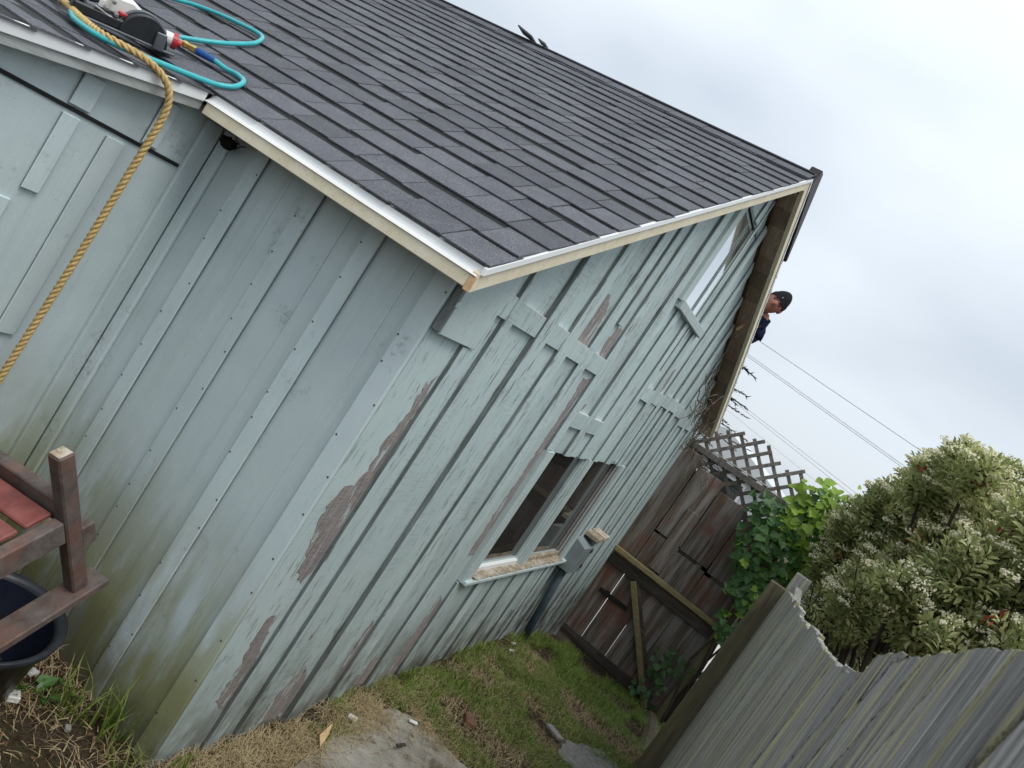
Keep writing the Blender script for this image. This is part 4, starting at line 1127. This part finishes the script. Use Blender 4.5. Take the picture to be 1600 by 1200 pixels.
# ------------------------------------------------------------------ plants
LEAF = {}
def leaf_mesh(name, outline, fold, mat):
    """outline: half outline (x along, y across); folded along the midrib"""
    v = [(x, 0, 0.0) for x, y in outline]; n = len(outline)
    for sgn in (1, -1): v += [(x, sgn * y, abs(y) * fold) for x, y in outline]
    f = []
    for i in range(n - 1):
        f += [(i, i + 1, n + i + 1, n + i), (i + 1, i, 2 * n + i, 2 * n + i + 1)]
    m = bpy.data.meshes.new(name); m.from_pydata(v, [], f); m.materials.append(mat); m.update()
    return m
IVYO = [(0, .0), (.02, .20), (.10, .36), (.22, .52), (.33, .36), (.42, .30), (.58, .36), (.66, .24), (.80, .12), (1.0, 0)]
iv = [leaf_mesh('leaf', IVYO, .25, M_IVY), leaf_mesh('leaf', IVYO, .15, M_IVYLIGHT), leaf_mesh('leaf', [(0, 0), (.05, .22), (.2, .40), (.4, .42), (.6, .30), (.8, .14), (1, 0)], .2, M_IVYLIGHT)]
def leaf_matrix(p, nrm, size, rr, roll=None):
    nrm = nrm.normalized(); t = nrm.orthogonal().normalized(); b = nrm.cross(t)
    a = rr.uniform(0, 6.28) if roll is None else roll
    dx_ = t * math.cos(a) + b * math.sin(a); dy_ = nrm.cross(dx_)
    return Matrix(((dx_.x * size, dy_.x * size, nrm.x * size, p.x), (dx_.y * size, dy_.y * size, nrm.y * size, p.y), (dx_.z * size, dy_.z * size, nrm.z * size, p.z), (0, 0, 0, 1)))
def ivy():
    rr = random.Random(77)
    root = thing('ivy', 'bushy ivy with dark lower and bright yellow-green upper leaves at the lattice end', 'ivy', (4.7, -1.25, -.4))
    st = MB()
    for k in range(9):
        p = Vector((4.68 + rr.uniform(-.05, .08), -1.2 + rr.uniform(-.1, .1), -.4)); pts = [p]
        for i in range(8):
            p = p + Vector((rr.uniform(-.04, .04), rr.uniform(-.06, .05), rr.uniform(.15, .28))); pts.append(p)
        st.tube(pts, [.014 - .0013 * i for i in range(9)], 6)
    st.build('stem', M_BARK, root)
    items = []
    lobes = [((4.66, -1.12, 1.28), (.16, .27, .33), 260, 0), ((4.68, -1.30, 1.62), (.16, .25, .26), 150, 1), ((4.70, -.98, 1.52), (.12, .18, .16), 80, 0), ((4.62, -1.22, .95), (.14, .20, .20), 90, 0), ((4.72, -1.40, 1.42), (.14, .20, .26), 90, 1), ((4.60, -1.20, .62), (.10, .12, .16), 36, 0),
             ((4.72, -1.34, 1.80), (.12, .18, .14), 50, 2), ((4.70, -1.20, 1.86), (.12, .20, .16), 80, 1), ((4.68, -1.18, 1.55), (.14, .22, .2), 70, 1)]
    for c, r, n, kd in lobes:
        for i in range(n):
            v = Vector((rr.gauss(0, 1), rr.gauss(0, 1), rr.gauss(0, 1))).normalized()
            if v.x > .35: v.x = -v.x
            q = rr.uniform(.72, 1.08)
            p = Vector((c[0] + v.x * r[0] * q, c[1] + v.y * r[1] * q, c[2] + v.z * r[2] * q))
            nr = Vector((v.x * .6 - .55, v.y * .5 + rr.gauss(0, .25), v.z * .4 + .45 + rr.gauss(0, .25)))
            light = kd == 2 or (kd == 1 and rr.random() < .75) or (kd == 0 and rr.random() < .06)
            items.append((p, nr, rr.uniform(.05, .10) * (1.15 if light else 1), (2 if rr.random() < .45 else 1) if light else 0))
    for k in range(16):        # sprays over the lattice and round the gate foot
        p = Vector((4.84, -.72 - rr.random() * .38, 1.50 + rr.uniform(-.1, .22)))
        items.append((p, Vector((-1, rr.gauss(0, .4), .5)), rr.uniform(.05, .085), 0))
    for k in range(46):
        p = Vector((4.74 + rr.gauss(0, .04), -.98 + rr.gauss(0, .07), rr.uniform(-.40, .16)))
        items.append((p, Vector((-1, rr.gauss(0, .5), .6)), rr.uniform(.05, .085), 0))
    for k in range(14):       # climbing tips
        p = Vector((4.70, -1.30 - .03 * k % .25, 1.86 + .02 * k)); 
        items.append((p + Vector((rr.gauss(0, .05), rr.gauss(0, .10), rr.gauss(0, .04))), Vector((-.8, rr.gauss(0, .5), .5)), rr.uniform(.045, .075), 2))
    items.sort(key=lambda q: q[0].x + (0.1 if False else 0))
    joined = {0: MB(), 1: MB(), 2: MB()}
    for i, (p, nr, s, kd) in enumerate(items):
        mw = leaf_matrix(p, nr, s, rr)
        if i < 300:
            put(bpy.data.objects.new('leaf', iv[kd]), root, mw)
        else:
            joined[kd].add([mw @ v.co for v in iv[kd].vertices], [tuple(f.vertices) for f in iv[kd].polygons])
    for kd, mb in joined.items():
        if mb.v: mb.build('leaf_mass', iv[kd].materials[0], root, kind='stuff')
ivy()

def shrub():
    rr = random.Random(5)
    root = thing('flowering_shrub', 'large evergreen shrub with cream blossom clusters behind the fence', 'shrub', (3.5, -2.3, -.25))
    br = MB(); lf = MB(); lp = MB(); fl = MB(); rd = MB()
    base = Vector((3.6, -2.35, -.3))
    lobes = [((3.60, -1.95, 1.62), (.62, .42, .50), 110), ((3.30, -2.15, 2.12), (.58, .46, .36), 120), ((4.1, -1.78, 1.85), (.55, .34, .36), 80), ((3.0, -2.55, 1.85), (.6, .5, .6), 110), ((4.5, -1.62, 2.02), (.5, .24, .20), 46),
             ((2.75, -2.05, 1.64), (.46, .34, .26), 120), ((3.7, -1.80, 2.36), (.46, .32, .22), 60), ((3.2, -2.5, 2.48), (.6, .5, .28), 90), ((2.4, -2.35, 1.62), (.45, .40, .36), 90), ((4.3, -1.95, 1.2), (.5, .35, .5), 50), ((3.55, -1.62, 2.40), (.30, .16, .14), 24), ((4.3, -1.58, 2.22), (.26, .16, .12), 22),
             ((2.6, -1.75, 1.72), (.34, .16, .14), 44), ((3.9, -2.2, 2.5), (.5, .4, .25), 50), ((2.2, -2.6, 2.0), (.4, .4, .5), 70), ((3.9, -1.62, 2.02), (.4, .20, .26), 60), ((3.6, -2.0, 2.62), (.4, .3, .14), 40), ((4.2, -1.60, 1.62), (.35, .18, .24), 40), ((4.3, -1.44, 1.86), (.34, .13, .20), 60), ((4.45, -1.52, 1.5), (.3, .16, .26), 50), ((4.0, -1.50, 2.08), (.3, .12, .12), 30), ((3.2, -1.72, 2.52), (.35, .18, .12), 36), ((4.1, -1.66, 1.25), (.35, .2, .3), 50), ((3.5, -1.70, 1.45), (.4, .2, .3), 60), ((2.9, -1.75, 2.45), (.35, .2, .14), 40), ((2.5, -2.2, 2.35), (.4, .35, .2), 60), ((3.1, -2.0, 1.95), (.45, .26, .28), 100), ((2.8, -2.25, 2.12), (.4, .3, .25), 80), ((3.4, -1.85, 2.1), (.4, .22, .25), 70), ((2.55, -1.95, 2.0), (.3, .2, .25), 60), ((3.3, -1.62, 2.3), (.3, .14, .14), 30)]
    leafo = [(0, 0), (.2, .13), (.5, .19), (.8, .11), (1, 0)]
    def put_leaf(mb, p, dr, size):
        dr = dr.normalized(); up = Vector((rr.gauss(0, .5), rr.gauss(0, .5), 1)); side = dr.cross(up)
        if side.length < .1: side = dr.orthogonal()
        side.normalize(); nn = side.cross(dr)
        v = []
        for x, y in leafo: v.append(p + dr * (x * size) - nn * (x * x * size * .15))
        for x, y in leafo[1:-1]: v.append(p + dr * (x * size) + side * (y * size) + nn * (y * .4 * size))
        for x, y in leafo[1:-1]: v.append(p + dr * (x * size) - side * (y * size) + nn * (y * .4 * size))
        mb.add(v, [(0, 1, 5), (1, 2, 6, 5), (2, 3, 7, 6), (3, 4, 7), (0, 8, 1), (1, 8, 9, 2), (2, 9, 10, 3), (3, 10, 4)])
    for (c, r, n) in lobes:
        c = Vector(c)
        mid = base.lerp(c, .55) + Vector((rr.uniform(-.15, .15), rr.uniform(-.15, .15), 0))
        br.tube([base + Vector((rr.uniform(-.08, .08), rr.uniform(-.08, .08), 0)), mid, c], [.024, .016, .008], 6)
        for i in range(n):
            v = Vector((rr.gauss(0, 1), rr.gauss(0, 1), rr.gauss(0, 1) + .2)).normalized()
            q = rr.uniform(.55, 1.05)
            tip = c + Vector((v.x * r[0], v.y * r[1], v.z * r[2])) * q
            st = c.lerp(tip, .25)
            dr = (tip - st).normalized() * .6 + Vector((0, 0, .45)) + Vector((rr.gauss(0, .25), rr.gauss(0, .25), rr.gauss(0, .15)))
            dr.normalize()
            br.tube([st, st.lerp(tip, .6) - Vector((0, 0, .03)), tip], [.007, .005, .003], 4, cap=False)
            pale = rr.random() < .55
            L_ = rr.uniform(.13, .24)
            nl_ = rr.randint(18, 30)
            for k in range(nl_):
                t = k / nl_
                p = tip - dr * (L_ * (1 - t))
                a = k * 2.4
                o1 = dr.orthogonal().normalized(); o2 = dr.cross(o1)
                ld = dr * (.55 + .5 * t) + (o1 * math.cos(a) + o2 * math.sin(a)) * .9
                put_leaf(lp if pale and rr.random() < .7 else lf, p + ld * .01, ld, rr.uniform(.040, .068))
            if rr.random() < .62 and v.z > -.3:
                fc = tip + dr * .02
                m_ = rr.randint(24, 44)
                for k in range(m_):
                    w = Vector((rr.gauss(0, 1), rr.gauss(0, 1), rr.gauss(0, .5) + .3)).normalized()
                    p = fc + Vector((w.x * .050, w.y * .050, w.z * .028)) * rr.uniform(.6, 1.1)
                    s_ = rr.uniform(.006, .0095)
                    o1 = w.orthogonal().normalized() * s_; o2 = w.cross(o1)
                    fl.add([p + o1, p + o2, p - o1, p - o2, p + w * s_ * .8], [(0, 1, 4), (1, 2, 4), (2, 3, 4), (3, 0, 4)])
            elif rr.random() < .09:
                for k in range(5):
                    put_leaf(rd, tip + Vector((rr.gauss(0, .02), rr.gauss(0, .02), rr.gauss(0, .02))), Vector((rr.gauss(0, 1), rr.gauss(0, 1), rr.gauss(0, 1))), .05)
    # dark inner twigs low on the left
    for k in range(60):
        p = Vector((rr.uniform(3.4, 4.6), rr.uniform(-2.1, -1.5), rr.uniform(.2, 1.0)))
        q = p + Vector((rr.uniform(-.4, .3), rr.uniform(-.05, .3), rr.uniform(-.05, .55)))
        br.tube([p, p.lerp(q, .5) + Vector((rr.gauss(0, .03), rr.gauss(0, .03), rr.gauss(0, .03))), q], [.008, .006, .003], 4, cap=False)
        for i in range(9):
            put_leaf(lf, p.lerp(q, rr.uniform(.3, 1)), Vector((rr.gauss(0, 1), rr.gauss(0, 1), rr.gauss(0, .6))), rr.uniform(.04, .06))
    br.build('trunk', M_BARK, root)
    cr_ = lf.build('crown', M_BUSH, root, kind='stuff')
    lp.build('pale_foliage', M_BUSHLIGHT, root, kind='stuff')
    fl.build('blossom', M_FLOWER, root, kind='stuff')
    rd.build('red_foliage', M_REDLEAF, root, kind='stuff')
shrub()

def conifer():
    rr = random.Random(15)
    root = thing('conifer', 'dark conifer behind the house, its twig tips past the far eave', 'tree', (10.2, 1.0, -.6))
    MB().tube([(10.2, 1.0, -.7), (10.2, 1.0, 1.5), (10.2, 1.0, 3.0)], [.14, .09, .02], 8).build('trunk', M_BARK, root)
    cb2 = MB()
    for k in range(110):
        z = rr.uniform(.2, 3.1); a = rr.uniform(0, 6.28); L_ = (3.9 - z) * .46 * rr.uniform(.8, 1.05)
        if abs(a - 4.71) < .6: L_ *= 1.15
        d_ = Vector((math.cos(a), math.sin(a), rr.uniform(-.15, .1))).normalized()
        p0 = Vector((10.2, 1.0, z))
        for i in range(26):
            t = i / 26
            p = p0 + d_ * (L_ * t)
            w = Vector((rr.gauss(0, .5), rr.gauss(0, .5), rr.gauss(0, .3))) + d_ * .9
            w.normalize(); s_ = rr.uniform(.07, .13) * (1.1 - .4 * t)
            o1 = w.orthogonal().normalized() * .014
            cb2.add([p - o1, p + o1, p + w * s_], [(0, 1, 2)])
            o2 = w.cross(o1)
            cb2.add([p - o2, p + o2, p + w * s_], [(0, 1, 2)])
    cb2.build('crown', M_CONIFER, root, kind='stuff')
conifer()

def vine():
    rr = random.Random(31)
    root = thing('dead_vine', 'bare grey vine twigs tangled under the far eave above the gate', 'vine', (4.7, -.08, 1.6))
    for k in range(34):
        t = rr.random()
        x = 4.86 - t * 1.0
        p = Vector((x, -.07 + rr.uniform(-.05, .04), min(zs(x) - .12, 1.66 + t * .5) - rr.uniform(0, .12)))
        pts = [p]
        d_ = Vector((rr.uniform(-.09, .03), rr.uniform(-.03, .02), rr.uniform(-.02, .07)))
        for i in range(5):
            p = p + d_ + Vector((rr.gauss(0, .02), rr.gauss(0, .014), rr.gauss(0, .02)))
            p.z = min(p.z, zs(p.x) - .10); p.y = max(-.14, min(-.03, p.y)); pts.append(p)
        MB().tube(catmull(pts, 3), [.0042] * 10 + [.003] * 6, 5).build('twig', M_TWIG, root)
    for k in range(10):
        p = Vector((4.80, -.02 - rr.random() * .25, 1.62)); pts = [p]
        for i in range(4):
            p = p + Vector((rr.gauss(0, .012), rr.gauss(-.02, .03), -rr.uniform(.02, .08))); pts.append(p)
        MB().tube(catmull(pts, 3), .003, 5).build('twig', M_TWIG, root)
vine()

# ------------------------------------------------------------------ grass, straw, litter
def blades(name, spots, mat, hmin, hmax, wid, bend, seed, label, cat):
    rr = random.Random(seed); b = MB()
    for (x0, x1, y0, y1, n, lo, hi) in spots:
        for i in range(n):
            x, y = rr.uniform(x0, x1), rr.uniform(y0, y1)
            if noise.noise(Vector((x * 3.1, y * 3.1, seed))) < lo: continue
            if 0.42 < x < 1.36 and -1.05 < y < -0.25: 
                if rr.random() > .05: continue
            if x > 0 and y > -.012: continue
            z = gz(x, y)
            h = rr.uniform(hmin, hmax) * hi; a = rr.uniform(0, 6.28); d_ = Vector((math.cos(a), math.sin(a), 0)); s_ = Vector((-d_.y, d_.x, 0)) * (wid * rr.uniform(.7, 1.3))
            bb_ = bend * rr.uniform(.5, 1.3)
            p = Vector((x, y, z - .004))
            q = p + Vector((0, 0, h * .6)) + d_ * (h * bb_ * .35); t = p + Vector((0, 0, h * (1.0 - .35 * min(1.6, bb_)))) + d_ * (h * bb_)
            b.add([p - s_, p + s_, q + s_ * .7, q - s_ * .7, t], [(0, 1, 2, 3), (3, 2, 4)])
    return b.build(name, mat, None, label=label, cat=cat, kind='stuff')
blades('grass', [(1.45, 4.8, -1.3, -.01, 34000, -.08, 1.0), (0.75, 1.5, -.20, -.01, 1800, -.1, 1.0), (-1.4, -.0, .05, 1.1, 4200, .12, 1.0), (1.4, 2.9, -1.3, -.8, 4000, -.3, .8), (5.3, 6.5, -1.5, 1.0, 1500, -.3, 1.0)], M_GRASS, .022, .085, .0021, .75, 1,
       'short green grass growing along the foot of the house', 'grass')
blades('straw', [(.0, .75, -.55, -.02, 5200, -.6, 1), (.7, 1.5, -.40, -.12, 2200, -.3, .8), (1.3, 1.5, -.8, -.2, 700, -.3, .8), (1.3, 3.4, -1.2, -.05, 9000, -.25, .8), (-.9, 0, -.1, .7, 1700, -.1, 1), (.7, 1.5, -.22, -.01, 1500, -.4, 1), (2.2, 4.6, -1.3, -.02, 1800, .1, .8)], M_STRAW, .03, .085, .0013, 1.7, 2,
       'dry straw and dead grass scattered over the soil', 'straw')
cl_ = MB(); rr = random.Random(8)
for (cx, cy, n, hm) in [(-.03, .17, 50, .26), (.05, .02 - .06, 26, .16), (-.12, .30, 26, .18), (1.55, -.05, 40, .14), (2.6, -.05, 40, .12), (3.35, -.08, 50, .13)]:
    for i in range(n):
        x, y = cx + rr.gauss(0, .035), cy + rr.gauss(0, .035)
        if x > -.02 and y > -.015: x, y = -abs(x) - .02, y
        z = gz(x, y); h = hm * rr.uniform(.4, 1.0); a = rr.uniform(0, 6.28)
        d_ = Vector((math.cos(a), math.sin(a), 0)); s_ = Vector((-d_.y, d_.x, 0)) * rr.uniform(.0025, .0045); bd = rr.uniform(.15, .7)
        pts = [Vector((x, y, z)) + Vector((0, 0, h * t * (1 - .35 * bd * t))) + d_ * (h * bd * t * t) for t in (0, .35, .7, 1)]
        if any(p.x > -.004 and p.y > -.03 for p in pts): continue
        cl_.add([pts[0] - s_, pts[0] + s_, pts[1] + s_, pts[1] - s_, pts[2] + s_ * .7, pts[2] - s_ * .7, pts[3]], [(0, 1, 2, 3), (3, 2, 4, 5), (5, 4, 6)])
cl_.build('tall_grass', M_GRASS, None, label='tall grass tufts growing against the wall corners', cat='grass', kind='stuff')
lt = MB(); rr = random.Random(12)
for i in range(900):
    x, y = (rr.uniform(-1.0, -.02), rr.uniform(-.1, .95)) if i < 700 else (rr.uniform(1.3, 4.5), rr.uniform(-1.25, -.03))
    z = gz(x, y) + rr.uniform(.0, .014); s_ = rr.uniform(.008, .030)
    nr = Vector((rr.gauss(0, .8), rr.gauss(0, .8), 1)); wl = rr.uniform(.12, .32); cu_ = rr.uniform(-.3, .35); mw = leaf_matrix(Vector((x, y, z)), nr, s_, rr)
    lt.add([mw @ Vector(v) for v in ((0, 0, 0), (.3, wl, .1 + cu_), (.7, wl * .8, cu_), (1, 0, 0), (.7, -wl, .12 + cu_), (.3, -wl * 1.1, cu_))], [(0, 1, 2, 3), (0, 3, 4, 5)])
lt.build('leaf_litter', M_LITTER, None, label='brown fallen leaves lying on the soil', cat='leaf litter', kind='stuff')
# flattened dead stalks and soil crumbs
ds = MB(); sc_ = MB(); rr = random.Random(19)
for i in range(1900):
    u = rr.random()
    if u < .45: x, y = rr.uniform(-1.1, -.015), rr.uniform(-.15, 1.0)
    elif u < .8: x, y = rr.uniform(.0, 1.9), rr.uniform(-.75, -.02)
    else: x, y = rr.uniform(1.4, 4.5), rr.uniform(-1.25, -.03)
    z = gz(x, y) + rr.uniform(.004, .022); a = rr.uniform(0, 6.28); L_ = rr.uniform(.015, .065)
    d_ = Vector((math.cos(a), math.sin(a), rr.uniform(-.15, .3))) * L_; s2 = Vector((-d_.y, d_.x, 0)).normalized() * rr.uniform(.0008, .0022)
    p = Vector((x, y, z)); q = p + d_ * .5 + Vector((0, 0, rr.uniform(0, .006))); t = p + d_
    if t.x > -.004 and t.y > -.01: continue
    ds.add([p - s2, p + s2, q + s2, q - s2, t], [(0, 1, 2, 3), (3, 2, 4)])
ds.build('dead_stalks', M_STRAW, None, label='flattened dead stalks strewn over soil and concrete', cat='dead stalks', kind='stuff')
for i in range(2600):
    u = rr.random()
    if u < .5: x, y = rr.uniform(-1.2, -.015), rr.uniform(-.15, 1.0)
    elif u < .8: x, y = rr.uniform(.0, 1.8), rr.uniform(-.8, -.02)
    else: x, y = rr.uniform(1.4, 4.6), rr.uniform(-1.25, -.03)
    if .32 < x < 1.44 and -1.15 < y < -.14: continue
    r_ = rr.choice((.003, .004, .005, .006, .009)); p = Vector((x, y, gz(x, y) + r_ * .4 + (.012 if .35 < x < 1.4 and -1.1 < y < -.2 else 0)))
    vs = [p + Vector(v) * (r_ * rr.uniform(.7, 1.3)) for v in ((1, 0, 0), (-1, 0, 0), (0, 1, 0), (0, -1, 0), (0, 0, .8), (0, 0, -.8))]
    sc_.add(vs, [(0, 2, 4), (2, 1, 4), (1, 3, 4), (3, 0, 4), (2, 0, 5), (1, 2, 5), (3, 1, 5), (0, 3, 5)])
sc_.build('soil_crumbs', M_GROUND, None, label='small soil crumbs and grit scattered on the ground', cat='soil', kind='stuff')
# broad-leaved weeds by the tub
wd = thing('weed', 'small broad-leaved green weed in the leaf litter near the tub', 'weed', (-.16, .33, gz(-.16, .33)))
wm = leaf_mesh('leaf', [(0, 0), (.2, .25), (.5, .33), (.8, .18), (1, 0)], .2, M_IVY); rr = random.Random(4)
for i in range(14):
    a = i * 2.4; p = Vector((-.16 + rr.gauss(0, .035), .33 + rr.gauss(0, .04), gz(-.16, .33) + .02 + rr.uniform(0, .03)))
    put(bpy.data.objects.new('leaf', wm), wd, leaf_matrix(p, Vector((math.cos(a) * .6, math.sin(a) * .6, 1)), rr.uniform(.03, .05), rr))
# loose bits
def bit(name, x, y, size, rot, mat, label, cat, lift=.0, tilt=0.0, group=None):
    m = Matrix.Rotation(rot, 3, 'Z') @ Matrix.Rotation(tilt, 3, 'Y')
    ax = [m @ Vector(v) for v in ((1, 0, 0), (0, 1, 0), (0, 0, 1))]
    return MB().obox((x, y, gz(x, y) + size[2] + lift), ax, size).build(name, mat, None, bevel=min(size) * .3, label=label, cat=cat, group=group)
MB().prism([(.70, -.20, gz(.7, -.2) + .035), (.74, -.155, gz(.7, -.2) + .04), (.86, -.13, gz(.8, -.15) + .04), (.80, -.165, gz(.8, -.15) + .036)], (0, 0, .010)).build('wood_splinter', M_STRAWWOOD, None, label='pale split piece of pine lying where the straw meets the concrete', cat='wood scrap')
bit('brick', 1.78, -.42, (.055, .032, .020), .5, M_BRICK, 'half-buried brown brick in the dry grass beyond the concrete', 'brick', 0, .1)
bit('plaster_chip', 1.36, -.285, (.022, .009, .004), 2.2, M_WHITE, 'white chip at the right edge of the concrete pad', 'debris', .02)
bit('stick', 1.45, -.36, (.085, .0025, .0025), -.9, M_TWIG, 'thin pale stick lying beside the white chip', 'stick', .02)
bit('paint_flake', 1.02, -.135, (.016, .022, .005), .4, M_WHITE, 'crumpled whitish paint flake between wall and concrete pad', 'debris', .02)
bit('paper_scrap', -.155, .475, (.022, .018, .006), .3, M_WHITE, 'small white paper scrap on the soil below the tub rim', 'litter', .01, .3)
bit('foam_chunk', -.27, .38, (.024, .018, .010), 1.0, M_WHITE, 'dirty white foam chunk in the litter left of the paper scrap', 'litter', .01, .2)
bit('stone', -.17, .22, (.012, .009, .006), 1.0, M_STONE, 'small grey stone on the soil by the tall grass tuft', 'stone', .006)
bit('plank_offcut', 2.42, -.74, (.07, .025, .010), .9, M_BARE, 'short grey plank offcut in the grass by the flat stone', 'wood scrap', .03, .15)
bit('bark_chip', 1.12, -.36, (.028, .008, .004), -.3, M_BARK, 'dark bark chip lying on the concrete pad', 'debris', .03)
for (x, y, lab) in [(3.15, -.09, 'white plastic cap in the grass, the one nearer the drain pipe'), (3.02, -.13, 'white plastic cap in the grass, the one farther from the drain pipe')]:
    MB().lathe((x, y, gz(x, y) + .02), (.3, -.8, .4), [(0, .010), (.03, .012), (.03, .007), (.004, .006)], 10).build('plastic_cap', M_WHITE, None, label=lab, cat='litter', group='white caps by the wall')

# ------------------------------------------------------------------ beyond: wires and neighbours
wires = [((25, 3.47, 5.638), (25, -2.93, 5.182), .009, 'uppermost power line crossing the sky right of the house'), ((25, 3.381, 5.03), (25, -2.393, 4.53), .008, 'second power line, upper of the close pair'),
         ((25, 3.381, 4.96), (25, -2.393, 4.46), .008, 'third power line, lower of the close pair'), ((25, 2.997, 3.46), (25, .056, 3.16), .006, 'faint power line upper of the low pair above the lattice'),
         ((25, 2.997, 3.38), (25, .056, 3.05), .006, 'faint power line lower of the low pair above the lattice'), ((25, 2.837, 2.985), (25, -.514, 2.609), .004, 'lowest thin power line just above the ivy')]
for a, b, r_, lab in wires:
    a, b = Vector(a), Vector(b); d_ = (b - a) / (b - a).y * -1
    pts = [a - d_ * 12, a, b, b + d_ * 14]
    MB().tube(pts, r_, 5).build('power_line', M_WIRE, None, label=lab, cat='power line', group='overhead power lines')
def neighbour(name, x0, x1, y0, y1, zb, zw, zr, wall, roofm, label, along_y=True, wins=()):
    root = thing(name, label, 'house', ((x0 + x1) / 2, (y0 + y1) / 2, zb))
    MB().box((x0, y0, zb), (x1, y1, zw)).build('wall', wall, root)
    if along_y:
        xm = (x0 + x1) / 2
        MB().prism([(x0 - .25, y0 - .2, zw - .08), (x1 + .25, y0 - .2, zw - .08), (xm, y0 - .2, zr)], (0, y1 - y0 + .4, 0)).build('roof', roofm, root)
    else:
        ym = (y0 + y1) / 2
        MB().prism([(x0 - .2, y0 - .25, zw - .08), (x0 - .2, y1 + .25, zw - .08), (x0 - .2, ym, zr)], (x1 - x0 + .4, 0, 0)).build('roof', roofm, root)
    for (y, z, w, h) in wins:
        f = MB().box((x0 - .04, y - w / 2 - .06, z - .06), (x0 - .005, y + w / 2 + .06, z + h + .06)).build('window', M_DRIP, root)
        MB().box((x0 - .05, y - w / 2, z), (x0 - .041, y + w / 2, z + h)).build('pane', M_GLASS, f)
neighbour('neighbour_house', 16, 22, -.6, 3.0, -1.2, 1.55, 2.25, M_NPALE, M_NPALE, 'pale neighbouring house with light roof seen through the lattice', False, [(.6, .6, .8, .7)])
neighbour('neighbour_house', 11.0, 17.0, -8.5, -2.0, -1.0, 1.5, 2.0, M_NWALL, M_NGREYROOF, 'grey neighbouring house half hidden behind the flowering shrub', True, [(-2.9, .1, .7, .6)])
